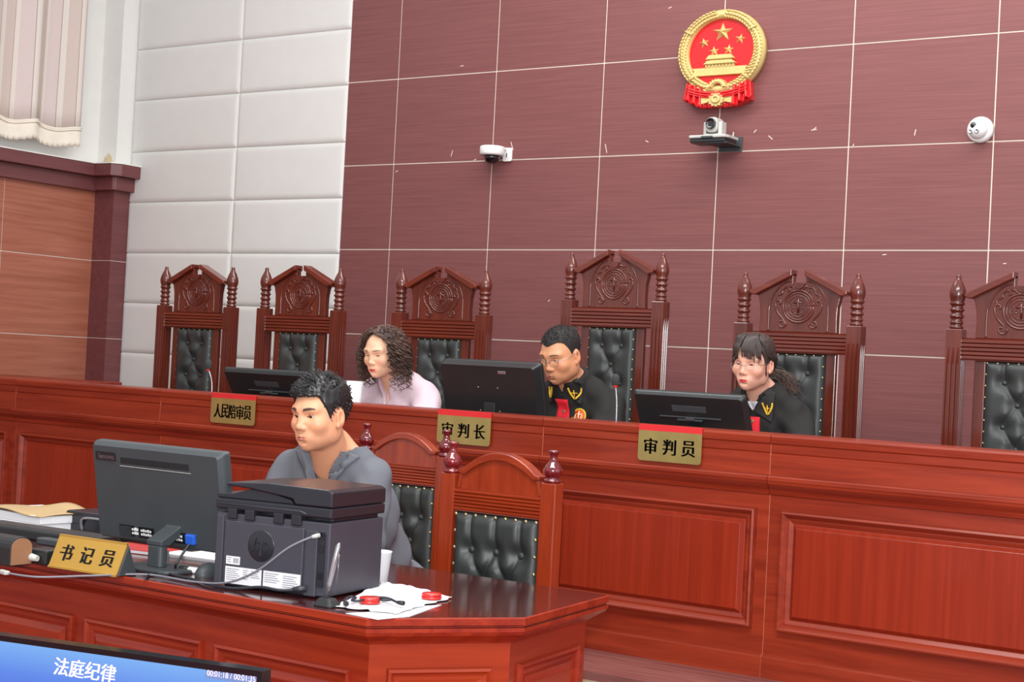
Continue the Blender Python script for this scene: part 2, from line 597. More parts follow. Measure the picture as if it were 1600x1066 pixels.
# padded cream cladding left of it
mb = MB().box(-8.3, -6.171, WALL + 0.012, WALL + 0.06, 0.0, 4.08, 0)
pz = [0.30, 0.64, 0.985, 1.33, 1.665, 2.0, 2.34, 2.68, 3.03, 3.375, 3.72, 4.07]
for a, b in ((-8.06, -7.085), (-7.085, -6.172)):
    for c, d in zip(pz[:-1], pz[1:]):
        def pad(u, v, a=a, b=b, c=c, d=d):
            x, z = a + (b - a) * u, c + (d - c) * v
            e = min(x - a, b - x, z - c, d - z)
            t = min(e / 0.035, 1.0)
            bulge = 0.017 * math.sqrt(max(0, 1 - (1 - t) ** 2))
            return x, WALL + 0.012 - bulge, z
        def remap(n, L):
            return None
        us = [0, .004, .01, .018, .028, .04, .2, .4, .6, .8, .96, .972, .982, .99, .996, 1]
        vs_ = [0, .008, .02, .045, .075, .11, .3, .5, .7, .89, .925, .955, .98, .992, 1]
        mb.grid(lambda u, v: pad(us[round(u * (len(us) - 1))], vs_[round(v * (len(vs_) - 1))]), len(us) - 1, len(vs_) - 1, 0)
o = mb.build('wall_back_left', ['pad'], normals=False)
struct(o)

# side wall: orange laminate below a dado rail, white plaster above
XW = -8.235
PD = 7.062
mb = MB()
mb.box(XW - 0.1, XW - 0.004, -0.5, PD + 0.2, 0.0, 2.50, 1)
yb = [6.33 - 0.9 * i for i in range(8)][::-1] + [PD + 0.1]
for a, b in zip(yb[:-1], yb[1:]):
    for c, d in ((0.0, 0.37), (0.37, 0.893), (0.893, 1.416), (1.416, 1.937), (1.937, 2.50)):
        mb.box(XW - 0.02, XW, a + 0.003, b - 0.003, c + 0.003, d - 0.003, 0)
mb.box(XW - 0.1, XW - 0.01, -0.5, PD + 0.2, 2.5, 4.1, 2)
struct(mb.build('wall_left', ['side_wood', 'grout', 'white_paint']))
# corner pillar: dark laminate below, plaster above
mb = MB()
for c, d in ((0.0, 0.893), (0.893, 1.416), (1.416, 1.937), (1.937, 2.50)):
    mb.box(XW - 0.05, -8.05, PD, WALL + 0.03, c + 0.002, d - 0.002, 0)
mb.box(XW - 0.05, -8.052, PD + 0.002, WALL + 0.03, 0, 2.5, 1)
mb.box(XW - 0.05, -8.062, PD + 0.012, WALL + 0.03, 2.5, 4.1, 2)
struct(mb.build('column', ['rail', 'grout', 'white_paint']))
mb = MB()
mb.box(XW - 0.02, XW + 0.10, -0.5, PD - 0.10, 2.495, 2.575, 0)
mb.box(XW - 0.02, XW + 0.045, -0.5, PD - 0.03, 2.40, 2.495, 0)
mb.prism([(XW, PD - 0.10), (XW + 0.10, PD - 0.10), (-7.99, PD - 0.09), (-7.95, PD - 0.03), (-7.95, WALL + 0.01), (XW, WALL + 0.01)], 'Z', 2.495, 2.575)
mb.prism([(XW, PD - 0.045), (-8.02, PD - 0.045), (-8.0, PD - 0.03), (-8.0, WALL + 0.0), (XW, WALL + 0.0)], 'Z', 2.405, 2.495)
struct(mb.build('trim_2', 'rail', bevel=0.004))
mb = MB()
mb.box(XW - 0.02, XW + 0.105, -0.5, PD - 0.095, 2.575, 2.582, 0)
mb.prism([(XW, PD - 0.105), (XW + 0.105, PD - 0.105), (-7.985, PD - 0.095), (-7.945, PD - 0.035), (-7.945, WALL + 0.01), (XW, WALL + 0.01)], 'Z', 2.575, 2.583)
# patch of damp and dust in the corner of the ledge
rs = random.Random(3)
st = [(-8.19, 2.583)]
for i in range(23):
    t_ = i / 22
    st.append((-8.185 + 0.105 * t_, 2.590 + 0.075 * max(0, 1 - abs(2 * t_ - 0.9) ** 2.5) * rs.uniform(0.6, 1.0)))
st.append((-8.075, 2.583))
mb.prism(st, 'Y', PD + 0.0095, PD + 0.0125, 1)
struct(mb.build('trim_3', ['white_paint', 'dust']))

# curtain on the side wall
cur = thing('curtain', 'cream and pink striped curtain with fringed hem on the left side wall', 'curtain', (XW + 0.12, 0, 0))
y0c, y1c = 3.0, 6.775
def fold(y):
    t = (y1c - y)
    return 0.035 * math.sin(t * 2 * PI / 0.33 + 0.6) + 0.018 * math.sin(t * 2 * PI / 0.19 + 2.0) + 0.01 * math.sin(t * 31)
def hem(y):
    return 2.755 + 0.012 * math.sin((y1c - y) * 2 * PI / 0.33 + 1.4)
NU = 420
mb = MB().grid(lambda u, v: (fold(y0c + (y1c - y0c) * u) * (1 - 0.25 * v) + 0.02 * v, y0c + (y1c - y0c) * u, hem(y0c + (y1c - y0c) * u) * (1 - v) + 4.05 * v), NU, 10, 0)
o = mb.build('panel', 'curtain', cur, normals=False)
uv = o.data.uv_layers.new(name='UVMap')
for lp in o.data.loops:
    co = o.data.vertices[lp.vertex_index].co
    uv.data[lp.index].uv = ((y1c - co.y) / 0.235 + 0.28, co.z)
sol = o.modifiers.new('solid', 'SOLIDIFY'); sol.thickness = 0.003
mb = MB().grid(lambda u, v: (fold(y0c + (y1c - y0c) * u) + 0.004 + 0.004 * (1 - v) * math.sin(u * 1900), y0c + (y1c - y0c) * u, hem(y0c + (y1c - y0c) * u) + 0.004 - 0.112 * (1 - v) + 0.004 * math.sin(u * 700) * (1 - v)), 900, 4, 0)
for k in (0.0, 0.012):
    mb.tube([(fold(y0c + (y1c - y0c) * u / 300) + 0.008, y0c + (y1c - y0c) * u / 300, hem(y0c + (y1c - y0c) * u / 300) + k) for u in range(301)], 0.004, 6)
o = mb.build('fringe', 'fringe', cur, normals=False)
sol = o.modifiers.new('solid', 'SOLIDIFY'); sol.thickness = 0.003

# ------------------------------------------------------------------ things on the back wall
# national emblem
ec = P(1127.5, 92, WALL - 0.03)
em = thing('national_emblem', 'round gold and red national emblem with five stars high on the dark wall', 'emblem', (ec.x, WALL - 0.001, 3.045))
em.scale = (0.97, 1.0, 0.82)
R1 = 0.262
mb = MB()
prof = [(0.0, -0.012), (R1, -0.012), (R1, -0.03)]
mb.prism([(0.243 * math.cos(a) , 0.247 * math.sin(a) + 0.005) for a in np.linspace(0, 2 * PI, 64, endpoint=False)], 'Y', -0.03, -0.002)
mb.build('red_disc', 'emblem_red', em)
# wreath: ring of grain ears
mb = MB()
N = 96
rings = []
for i in range(N):
    a = 2 * PI * i / N
    ro, ri = (0.252, 0.268), (0.192, 0.208)
    rm = ((ro[0] + ri[0]) / 2, (ro[1] + ri[1]) / 2)
    c, s = math.cos(a), math.sin(a)
    rings.append([(ro[0] * c, -0.004, ro[1] * s), (ro[0] * c, -0.035, ro[1] * s), (ro[0] * 0.95 * c, -0.052, ro[1] * 0.95 * s), (rm[0] * c, -0.06, rm[1] * s), (ri[0] * 1.03 * c, -0.052, ri[1] * 1.03 * s), (ri[0] * c, -0.036, ri[1] * s), (ri[0] * c, -0.004, ri[1] * s)])
rings.append(rings[0])
mb.loft(rings, 0, caps=False, closed=True, smooth=True)
for sgn in (1, -1):
    for row in range(3):
        for i in range(30):
            a = PI / 2 + sgn * (0.12 + (PI - 0.42) * i / 30 + row * 0.03)
            rx, rz = 0.203 + row * 0.019, 0.219 + row * 0.019
            c, s = math.cos(a), math.sin(a)
            da = a + sgn * (-PI / 2) + sgn * (0.45 if row < 2 else -0.1)
            d = Vector((math.cos(da), 0, math.sin(da)))
            p = Vector((rx * c, -0.055 - (0.008 if row == 1 else 0.002), rz * s))
            mb.tube([p - d * 0.013, p, p + d * 0.014], [0.002, 0.0065, 0.0015], 6)
for sgn in (1, -1):
    for a0 in (-0.42, 0.42):
        a = PI / 2 + sgn * (PI / 2 + 0.1 - a0 * 1.6)
        c, s = math.cos(a), math.sin(a)
        mb.tube([(0.196 * c, -0.062, 0.212 * s), (0.224 * c, -0.068, 0.24 * s), (0.25 * c, -0.058, 0.266 * s)], 0.006, 6)
mb.build('wreath', 'gold', em)


def star(cx, cz, r, rot, name):
    mb = MB()
    pts = []
    for i in range(10):
        a = PI / 2 + rot + i * PI / 5
        rr = r if i % 2 == 0 else r * 0.40
        pts.append((cx + rr * math.cos(a), -0.031, cz + rr * math.sin(a)))
    ctr = (cx, -0.031 - 0.02 * r / 0.06 - 0.006, cz)
    base = [(p[0], -0.028, p[2]) for p in pts]
    mb.add(pts + base + [ctr], [(i, (i + 1) % 10, 20) for i in range(10)] + [(i, i + 10, (i + 1) % 10 + 10, (i + 1) % 10) for i in range(10)])
    mb.build(name, 'gold', em)


star(0.0, 0.125, 0.062, 0, 'large_star')
for cx, cz, rot in ((-0.107, 0.066, 0.25), (0.105, 0.075, -0.2), (-0.046, 0.008, 0.1), (0.04, 0.013, -0.1)):
    star(cx, cz, 0.033, rot, 'small_star')
# gate tower: base wall, hall, double roof
mb = MB()
zb = -0.148
mb.prism([(-0.152, zb), (0.152, zb), (0.152, zb + 0.038), (0.16, zb + 0.04), (0.16, zb + 0.05), (-0.16, zb + 0.05), (-0.16, zb + 0.04), (-0.152, zb + 0.038)], 'Y', -0.048, -0.02)
for i in range(9):
    mb.box(-0.08 + i * 0.02 - 0.0035, -0.08 + i * 0.02 + 0.0035, -0.052, -0.03, zb + 0.05, zb + 0.07)
mb.box(-0.08, 0.08, -0.044, -0.02, zb + 0.05, zb + 0.072)
mb.prism([(-0.094, zb + 0.07), (0.094, zb + 0.07), (0.078, zb + 0.086), (0.072, zb + 0.092), (-0.072, zb + 0.092), (-0.078, zb + 0.086)], 'Y', -0.058, -0.02)
mb.box(-0.066, 0.066, -0.046, -0.02, zb + 0.092, zb + 0.1)
mb.prism([(-0.082, zb + 0.1), (0.082, zb + 0.1), (0.07, zb + 0.118), (0.064, zb + 0.122), (0.064, zb + 0.127), (-0.064, zb + 0.127), (-0.064, zb + 0.122), (-0.07, zb + 0.118)], 'Y', -0.058, -0.02)
mb.build('gate_tower', 'gold', em, bevel=0.0015, seg=1)


def gear(cx, cz, r, y0, y1, a0, a1, teeth, name):
    mb = MB()
    pts = []
    n = teeth * 4
    for i in range(n + 1):
        a = a0 + (a1 - a0) * i / n
        rr = r if (i // 2) % 2 == 0 else r * 0.86
        pts.append((cx + rr * math.cos(a), cz + rr * math.sin(a)))
    if a1 - a0 < 6:
        pts += [(cx + 0.5 * r * math.cos(a), cz + 0.5 * r * math.sin(a)) for a in np.linspace(a1, a0, 14)]
    mb.prism(pts, 'Y', y0, y1)
    if a1 - a0 < 6:
        mb.tube([(cx + 0.68 * r * math.cos(a), y0 - 0.001, cz + 0.68 * r * math.sin(a)) for a in np.linspace(a0, a1, 14)], 0.005, 6)
    else:
        mb.lathe([(0.62 * r, 0), (0.55 * r, 0.008), (0.3 * r, 0.008), (0.25 * r, 0.003), (0.02, 0.003)], (cx, y0, cz), 18, mat=Matrix.Rotation(PI / 2, 3, 'X'))
    mb.build(name, 'gold', em)


gear(0.0, -0.232, 0.058, -0.068, -0.03, 0.1, PI - 0.1, 9, 'upper_gear')
# draped red ribbon
mb = MB()
def drape(u, v):
    x = -0.2 + 0.4 * u
    sag = -0.215 - 0.045 * (1 - (x / 0.2) ** 2)
    return x, -0.062 - 0.012 * abs(math.sin(v * PI * 2.5)), sag - 0.045 * v * (0.75 + 0.25 * abs(x) / 0.2)
mb.grid(drape, 30, 14)
for sgn in (-1, 1):
    def tail(u, v, sgn=sgn):
        x = sgn * (0.105 + 0.105 * u + 0.012 * v * (2 * u - 0.6))
        return x, -0.058 - 0.011 * math.sin(u * PI * 6) - 0.004 * v, -0.19 - 0.035 * (1 - u) - v * (0.135 - 0.03 * u) + 0.008 * v * math.sin(u * PI * 6)
    mb.grid(tail, 40, 8)
def low(u, v):
    x = -0.108 + 0.216 * u
    return x, -0.046 - 0.006 * math.sin(u * PI * 12), -0.25 - 0.1 * v - 0.006 * v * abs(math.sin(u * PI * 6))
mb.grid(low, 50, 4)
mb.prism([(-0.2, -0.2), (-0.21, -0.31), (-0.12, -0.345), (0.12, -0.345), (0.21, -0.31), (0.2, -0.2)], 'Y', -0.045, -0.003)
o = mb.build('ribbon', 'emblem_red', em, normals=False)
o.scale = (0.88, 1, 1)
sol = o.modifiers.new('solid', 'SOLIDIFY'); sol.thickness = 0.006; sol.offset = 0
gear(0.0, -0.306, 0.046, -0.075, -0.04, 0, 2 * PI, 12, 'lower_gear')
for sgn in (-1, 1):
    MB().prism([(sgn * 0.03, -0.296), (sgn * 0.105, -0.283), (sgn * 0.105, -0.335), (sgn * 0.03, -0.316)], 'Y', -0.068, -0.04).build('stalk', 'gold', em)

# white dome camera on a side bracket
p = P(768, 240, WALL - 0.09)
t = thing('dome_camera', 'white dome camera with dark glass on a small wall bracket left of the emblem', 'security camera', (p.x, WALL, p.z))
MB().prism([(q[0], q[1]) for q in rrect(0.022, 0.082, -0.035, 0.042, 0.01)], 'Y', -0.012, -0.001).box(-0.02, 0.05, -0.1, -0.01, 0.03, 0.042).box(0.05, 0.053, -0.02, -0.012, -0.012, 0.012, 1).build('bracket', ['white_plastic', 'plastic'], t, bevel=0.003)
MB().lathe([(0.066, 0.04), (0.07, 0.034), (0.07, -0.002), (0.064, -0.012), (0.055, -0.012)], (0, -0.085, 0), 28).build('housing', 'white_plastic', t)
MB().lathe([(0.046, -0.012), (0.045, -0.026), (0.038, -0.042), (0.024, -0.054), (0.004, -0.058)], (0, -0.085, 0), 24).build('dome', 'glass_dark', t)

# conference camera on a bracket shelf
p = P(1106, 217, WALL - 0.14)
t = thing('conference_camera', 'grey pan and tilt camera on a wide base below the emblem', 'camera', (p.x + 0.02, WALL, p.z))
t.scale = (0.80, 0.80, 0.88)
MB().box(-0.02, 0.13, -0.22, -0.012, -0.033, -0.026).box(-0.03, 0.135, -0.012, -0.001, -0.055, 0.03).build('shelf_bracket', 'plastic_matte', t, bevel=0.002)
MB().prism([(-0.13, -0.235), (0.12, -0.235), (0.135, -0.2), (0.135, -0.06), (-0.145, -0.06), (-0.145, -0.2)], 'Z', -0.002, 0.016).build('base', 'grey_plastic', t, bevel=0.006)
MB().prism([(-0.125, -0.228), (0.115, -0.228), (0.125, -0.19), (0.125, -0.07), (-0.135, -0.07), (-0.135, -0.19)], 'Z', -0.026, -0.002).box(-0.045, 0.04, -0.237, -0.22, -0.004, 0.01, 1).build('base_underside', ['plastic', 'plastic_matte'], t, bevel=0.004)
yk = MB()
for sx in (-1, 1):
    yk.prism([(sx * 0.042, -0.175), (sx * 0.066, -0.165), (sx * 0.066, -0.1), (sx * 0.042, -0.09)], 'Z', 0.014, 0.1)
yk.box(-0.062, 0.062, -0.17, -0.095, 0.014, 0.032)
yk.build('yoke', 'grey_plastic', t, bevel=0.006)
hd = MB().prism([(x, z) for x, z in rrect(-0.042, 0.042, 0.036, 0.125, 0.03)], 'Y', -0.185, -0.085).build('head', 'grey_plastic', t, bevel=0.008)
MB().lathe([(0.032, 0), (0.034, 0.02), (0.031, 0.026), (0.026, 0.024), (0.024, 0.014), (0.01, 0.018), (0.002, 0.018)], (0, -0.18, 0.085), 24, mat=Matrix.Rotation(PI / 2, 3, 'X')).build('lens', 'glass_dark', hd)
MB().tube(smooth_path([(0.07, -0.05, 0.0), (0.085, -0.04, 0.03), (0.075, -0.02, 0.055), (0.06, -0.01, 0.02)]), 0.004, 6).build('cable', 'grey_plastic', t)

# turret camera
p = P(1530, 202, WALL - 0.03)
t = thing('turret_camera', 'white round turret camera with two lamps high on the dark wall', 'security camera', (p.x, WALL, p.z))
t.scale = (0.80, 0.80, 0.80)
RX = Matrix.Rotation(PI / 2, 3, 'X')
MB().lathe([(0.077, 0.001), (0.077, 0.022), (0.07, 0.034), (0.058, 0.04)], (0, 0, 0), 32, mat=RX).build('base_ring', 'white_plastic', t)
tm = Matrix.Rotation(0.35, 3, 'X') @ Matrix.Rotation(-0.5, 3, 'Z')
bl = MB().ball((-0.004, -0.042, 0), (0.058, 0.05, 0.058), 24, 14).build('ball_head', 'white_plastic', t)
MB().lathe([(0.018, 0.0), (0.017, 0.006), (0.004, 0.007)], (-0.02, -0.084, 0.018), 18, mat=RX).build('lens', 'glass_dark', bl)
for sx in (-0.037, 0.002):
    MB().lathe([(0.014, 0.0), (0.013, 0.005), (0.009, 0.005), (0.007, 0.002), (0.002, 0.002)], (sx, -0.0845 if sx < 0 else -0.089, -0.018), 14, mat=RX).build('lamp', 'silver', bl)

# ------------------------------------------------------------------ judges' bench: sections side by side
BY = 5.1
WT = 1.06                                    # worktop height behind the raised front
joints = [-8.05, -7.50, -6.455, -5.415, -4.35, -3.284, -2.32, -1.25, -0.2]
bench_labels = ['red-brown bench section at the far left end beside the side wall',
                'red-brown bench section left of the seam near the left picture edge',
                'bench section behind the desk monitor with its seam left of the first name plate',
                'bench section carrying the first gold name plate, behind the clerk',
                'bench section carrying the middle gold name plate, behind the two empty clerk chairs',
                'bench section carrying the right gold name plate, below the judge with glasses and ponytail',
                'bench section right of the last name plate with a wide raised panel',
                'bench section at the far right end of the bench']


def bench_section(x0, x1, label):
    w = x1 - x0
    g = 0.0012
    t = thing('bench_section', label, 'judges bench', ((x0 + x1) / 2, BY, DAIS), 0, "sections of the judges' bench")
    h = w / 2 - g
    z = lambda v: v - DAIS
    # carcass: front boards, base, worktop
    mb = MB()
    prof = [(0.0, z(1.118)), (0.004, z(1.113)), (0.0, z(1.109)), (0.0, z(1.035)), (0.012, z(1.03)), (0.012, z(0.40)), (0.0, z(0.396)), (-0.002, z(0.39)), (-0.002, 0.0), (0.05, 0.0), (0.05, z(1.118))]
    mb.prism(prof, 'X', -h, h)
    mb.build('front', 'bench', t)
    mb = MB().prism([(-0.006, z(1.15)), (-0.008, z(1.172)), (-0.004, z(1.18)), (0.2, z(1.18)), (0.2, z(1.155)), (0.18, z(1.03)), (0.05, z(1.03)), (0.05, z(1.118)), (0.0, z(1.118)), (-0.001, z(1.145))], 'X', -h, h)
    mb.build('cap', 'bench', t)
    prof = [(0.02, z(1.036)), (-0.020, z(1.034)), (-0.023, z(1.030)), (-0.023, z(1.018)), (-0.020, z(1.014)), (-0.018, z(1.006)), (-0.010, z(0.996)), (0.0, z(0.985)), (0.006, z(0.968)), (0.02, z(0.962))]
    MB().prism(prof, 'X', -h, h).build('ledge', 'bench', t)
    # raised panel: moulded frame and a fielded centre
    a, b = -w / 2 + 0.05, w / 2 - 0.045
    zb, zt = z(0.487), z(0.916)
    mb = MB()
    steps = [(0.0, 0.013), (0.004, -0.010), (0.011, -0.013), (0.018, -0.006), (0.026, 0.004), (0.032, 0.004), (0.046, 0.012)]
    rings = [[(a + i, y, zb + i), (b - i, y, zb + i), (b - i, y, zt - i), (a + i, y, zt - i)] for i, y in steps]
    mb.loft(rings, 0, caps=False)
    mb.build('panel_moulding', 'bench', t, normals=True)
    mb = MB()
    s2 = [(0.044, 0.0125), (0.048, 0.011), (0.060, -0.001), (0.062, -0.002)]
    rings = [[(a + i, y, zb + i), (b - i, y, zb + i), (b - i, y, zt - i), (a + i, y, zt - i)] for i, y in s2]
    k = len(mb.v)
    mb.loft(rings, 0, caps=False)
    n = len(mb.v)
    mb.f.append((n - 4, n - 3, n - 2, n - 1)); mb.mi.append(0); mb.sm.append(False)
    mb.build('raised_panel', 'bench_v', t)
    MB().prism([(0.0005, 0.0), (0.03, 0.0), (0.03, z(1.177)), (0.0005, z(1.177)), (0.0005, z(1.036)), (0.013, z(1.03)), (0.013, z(0.40)), (0.0005, z(0.396))], 'X', h - 0.0005, h + 0.0018).build('seam', 'seam', t)
    MB().box(-h, h, 0.18, 0.60, z(WT) - 0.03, z(WT)).build('worktop', 'bench', t)
    for xa in (-h, h - 0.02):
        MB().box(xa, xa + 0.02, 0.05, 0.56, 0, z(WT) - 0.031).build('side_support', 'bench_v', t)
    return t


for i in range(len(joints) - 1):
    bench_section(joints[i], joints[i + 1], bench_labels[i])

# side table whose dark red edge shows above the left end of the bench
t = thing('side_table', 'dark red table top showing above the bench at the left edge', 'table', (-8.0, 6.0, DAIS))
MB().box(-0.18, 0.76, 0.0, 0.5, 1.118 - DAIS, 1.152 - DAIS).build('table_top', 'bench', t, bevel=0.006)
for sx in (-0.14, 0.70):
    for sy in (0.04, 0.44):
        MB().box(sx - 0.02, sx + 0.02, sy - 0.02, sy + 0.02, 0, 1.118 - DAIS).build('leg', 'bench_v', t)

# ------------------------------------------------------------------ tufted leather


def tufted(w, h, rows, depth=0.026, nu=60, nv=110, cols=(2, 1), pitch=None, first=0.12):
    """padded sheet in x (centred) and z (0..h), bulging to -y, with button positions"""
    btn = []
    p = pitch or h / (rows + 0.3)
    for r in range(rows):
        n = cols[r % 2]
        zz = h - first - r * p
        if zz < 0.02:
            break
        for i in range(n):
            btn.append(((i - (n - 1) / 2) * w / (max(cols) + 0.45), zz))
    lines = []
    for i, a in enumerate(btn):
        for b in btn[i + 1:]:
            if abs(abs(a[1] - b[1]) - p) < 1e-4 and abs(a[0] - b[0]) < w / (max(cols) + 0.45) * 0.8:
                lines.append((a, b))
    top = [q for q in btn if abs(q[1] - (h - first)) < 1e-4]
    for q in top:
        lines.append((q, (q[0], h)))
    B = np.array(btn)

    def hgt(x, z):
        e = min(x + w / 2, w / 2 - x, z, h - z)
        edge = min(1.0, max(0.0, e) / 0.035)
        edge = math.sqrt(max(0, 1 - (1 - edge) ** 2))
        d = np.sqrt(((B - (x, z)) ** 2).sum(1)).min() if len(btn) else 1
        dip = math.exp(-(d / 0.030) ** 2)
        ld = 1.0
        for a, b in lines:
            ax, az = a; bx, bz = b
            L2 = (bx - ax) ** 2 + (bz - az) ** 2
            tt = max(0, min(1, ((x - ax) * (bx - ax) + (z - az) * (bz - az)) / L2))
            ld = min(ld, math.hypot(x - ax - tt * (bx - ax), z - az - tt * (bz - az)))
        crease = math.exp(-(ld / 0.012) ** 2) * 0.30 + math.exp(-(ld / 0.004) ** 2) * 0.16
        return depth * edge * (1 - 0.75 * dip - crease * (1 - dip))
    mb = MB().grid(lambda u, v: ((u - 0.5) * w, -hgt((u - 0.5) * w, v * h), v * h), nu, nv)
    return mb, btn, hgt


def judge_chair(dz=0.0):
    t = empty('judge_chair')
    H0 = 1.30 + dz
    fin = [(0.026, 0), (0.031, 0.003), (0.031, 0.012), (0.024, 0.016), (0.028, 0.022), (0.032, 0.026), (0.028, 0.031), (0.024, 0.04), (0.029, 0.047), (0.034, 0.052), (0.029, 0.057), (0.024, 0.066), (0.029, 0.073),
           (0.035, 0.078), (0.029, 0.083), (0.025, 0.092), (0.03, 0.099), (0.036, 0.104), (0.03, 0.109), (0.03, 0.114), (0.036, 0.13), (0.038, 0.146), (0.034, 0.164), (0.025, 0.184), (0.015, 0.2), (0.011, 0.212), (0.012, 0.218), (0.009, 0.222)]
    for sx in (-1, 1):
        cx = sx * 0.245
        mb = MB()
        # square post with three flutes cut in the front and outer faces
        wv = 0.03
        sec = [(-wv, -wv)]
        for k in (-0.6, 0.0, 0.6):
            q = wv * k
            sec += [(q - 0.006, -wv), (q - 0.003, -wv + 0.006), (q + 0.003, -wv + 0.006), (q + 0.006, -wv)]
        sec += [(wv, -wv)]
        for k in (-0.6, 0.0, 0.6):
            q = wv * k
            sec += [(wv, q - 0.006), (wv - 0.006, q - 0.003), (wv - 0.006, q + 0.003), (wv, q + 0.006)]
        sec += [(wv, wv), (-wv, wv)]
        flat = [(x if abs(x) == wv or abs(y) == wv else x, y) for x, y in sec]
        def plainpt(x, y):
            if y > -wv and y < -wv + 0.007 and abs(x) < wv - 0.001:
                return (x, -wv)
            if x < wv and x > wv - 0.007 and abs(y) < wv - 0.001:
                return (wv, y)
            return (x, y)
        flat = [plainpt(x, y) for x, y in sec]
        rings = [[(cx + x, y, zz) for x, y in s_] for s_, zz in ((flat, 0.0), (flat, 0.3), (sec, 0.33), (sec, H0 - 0.14), (flat, H0 - 0.075), (flat, H0 - 0.003))]
        rings.append([(cx + x * 0.94, y * 0.94, H0) for x, y in flat])
        mb.loft(rings)
        post = mb.build('post', 'chair', t)
        MB().lathe([(r_ * 0.84, z_) for r_, z_ in fin], (cx, 0, H0), 22).build('finial', 'chair', post)
    # reeded top rail
    sec = []
    zt, zb = H0 - 0.035, H0 - 0.125
    n = 5
    pr = [(0.022, zt), (-0.022, zt)]
    for i in range(n):
        za = zt - 0.004 - (zt - zb - 0.008) * i / n
        zc = zt - 0.004 - (zt - zb - 0.008) * (i + 1) / n
        pr += [(-0.02, za), (-0.027, za - 0.003), (-0.027, zc + 0.003), (-0.02, zc)]
    pr += [(-0.022, zb), (0.022, zb)]
    MB().prism(pr, 'X', -0.216, 0.216).build('top_rail', 'chair_x', t)
    # crest: gabled board with an open notch at the apex
    c0 = zt
    half = [(0.168, 0.0), (0.166, 0.06), (0.168, 0.11), (0.176, 0.15), (0.190, 0.172), (0.028, 0.256), (0.028, 0.214)]
    poly = [(x, c0 + z_) for x, z_ in half] + [(-x, c0 + z_) for x, z_ in half[::-1]]
    cr = MB().prism(poly, 'Y', -0.012, 0.02).build('crest', 'chair', t, bevel=0.003)
    for sx in (-1, 1):
        MB().prism([(sx * 0.186, c0 + 0.158), (sx * 0.212, c0 + 0.166), (sx * 0.210, c0 + 0.180), (sx * 0.028, c0 + 0.272), (sx * 0.028, c0 + 0.243)], 'Y', -0.034, 0.03).build('gable_moulding', 'chair_x', cr, bevel=0.004)
    # carved relief
    mb = MB()
    yc = -0.012
    mz = c0 + 0.112
    for r, th in ((0.066, 0.0050), (0.055, 0.0032), (0.043, 0.003)):
        pts = [(r * math.cos(a), yc, mz + r * 1.05 * math.sin(a)) for a in np.linspace(0, 2 * PI, 41)]
        mb.tube(pts, th, 8)
    for a in np.linspace(PI * 0.62, PI * 2.38, 20):
        mb.ball((0.033 * math.cos(a), yc - 0.001, mz + 0.033 * math.sin(a)), 0.0035, 8, 5)
    mb.tube([(0, yc - 0.001, mz - 0.03), (0, yc - 0.003, mz), (0, yc - 0.001, mz + 0.034)], [0.004, 0.0045, 0.003], 8)
    mb.tube([(-0.02, yc, mz + 0.014), (0, yc - 0.003, mz + 0.018), (0.02, yc, mz + 0.014)], 0.0032, 8)
    for sx in (-1, 1):
        mb.tube([(sx * 0.02, yc, mz + 0.014), (sx * 0.02, yc, mz - 0.004)], 0.002, 6)
        mb.ball((sx * 0.02, yc, mz - 0.006), (0.007, 0.004, 0.004), 10, 6)
        # arch line
        arch = [(sx * 0.128, yc, c0 + 0.0), (sx * 0.128, yc, c0 + 0.09), (sx * 0.122, yc, c0 + 0.13), (sx * 0.1, yc, c0 + 0.178), (sx * 0.068, yc, c0 + 0.21), (sx * 0.034, yc, c0 + 0.224)]
        mb.tube(smooth_path(arch, 6), 0.0042, 8)
        # long scroll
        sc = [(sx * 0.048, yc, c0 + 0.040), (sx * 0.054, yc, c0 + 0.026), (sx * 0.070, yc, c0 + 0.02), (sx * 0.082, yc, c0 + 0.032), (sx * 0.076, yc, c0 + 0.046), (sx * 0.064, yc, c0 + 0.044), (sx * 0.062, yc, c0 + 0.034)]
        mb.tube(smooth_path(sc, 5), 0.0042, 8)
        s2 = [(sx * 0.050, yc, c0 + 0.030), (sx * 0.066, yc, c0 + 0.056), (sx * 0.09, yc, c0 + 0.085), (sx * 0.1, yc, c0 + 0.118), (sx * 0.092, yc, c0 + 0.138), (sx * 0.078, yc, c0 + 0.132), (sx * 0.082, yc, c0 + 0.118)]
        mb.tube(smooth_path(s2, 5), [0.005] * 31, 8)
        s3 = [(sx * 0.094, yc, c0 + 0.142), (sx * 0.09, yc, c0 + 0.16), (sx * 0.074, yc, c0 + 0.165), (sx * 0.07, yc, c0 + 0.182), (sx * 0.052, yc, c0 + 0.196), (sx * 0.04, yc, c0 + 0.184), (sx * 0.048, yc, c0 + 0.176)]
        mb.tube(smooth_path(s3, 5), 0.0045, 8)
        s4 = [(sx * 0.045, yc, c0 + 0.194), (sx * 0.028, yc, c0 + 0.198), (sx * 0.018, yc, c0 + 0.188), (0, yc, c0 + 0.182)]
        mb.tube(smooth_path(s4, 5), 0.005, 8)
    mb.prism([(-0.026, c0 + 0.214), (0.026, c0 + 0.214), (0.018, c0 + 0.196), (0.0, c0 + 0.186), (-0.018, c0 + 0.196)], 'Y', yc - 0.006, yc)
    mb.build('carving', 'chair', cr)
    # back board behind the leather
    MB().box(-0.168, -0.126, -0.006, 0.018, 0.42, zb).box(0.126, 0.168, -0.006, 0.018, 0.42, zb).box(-0.126, 0.126, 0.004, 0.016, 0.42, zb).build('back_frame', 'chair', t, bevel=0.003)
    hl = zb - 0.0 - 0.50
    tb, btn, hg = tufted(0.252, hl, 9, 0.030, 44, 120, (2, 1), 0.088, 0.085)
    tb.xform(Matrix.Translation((0, 0.001, 0.50)))
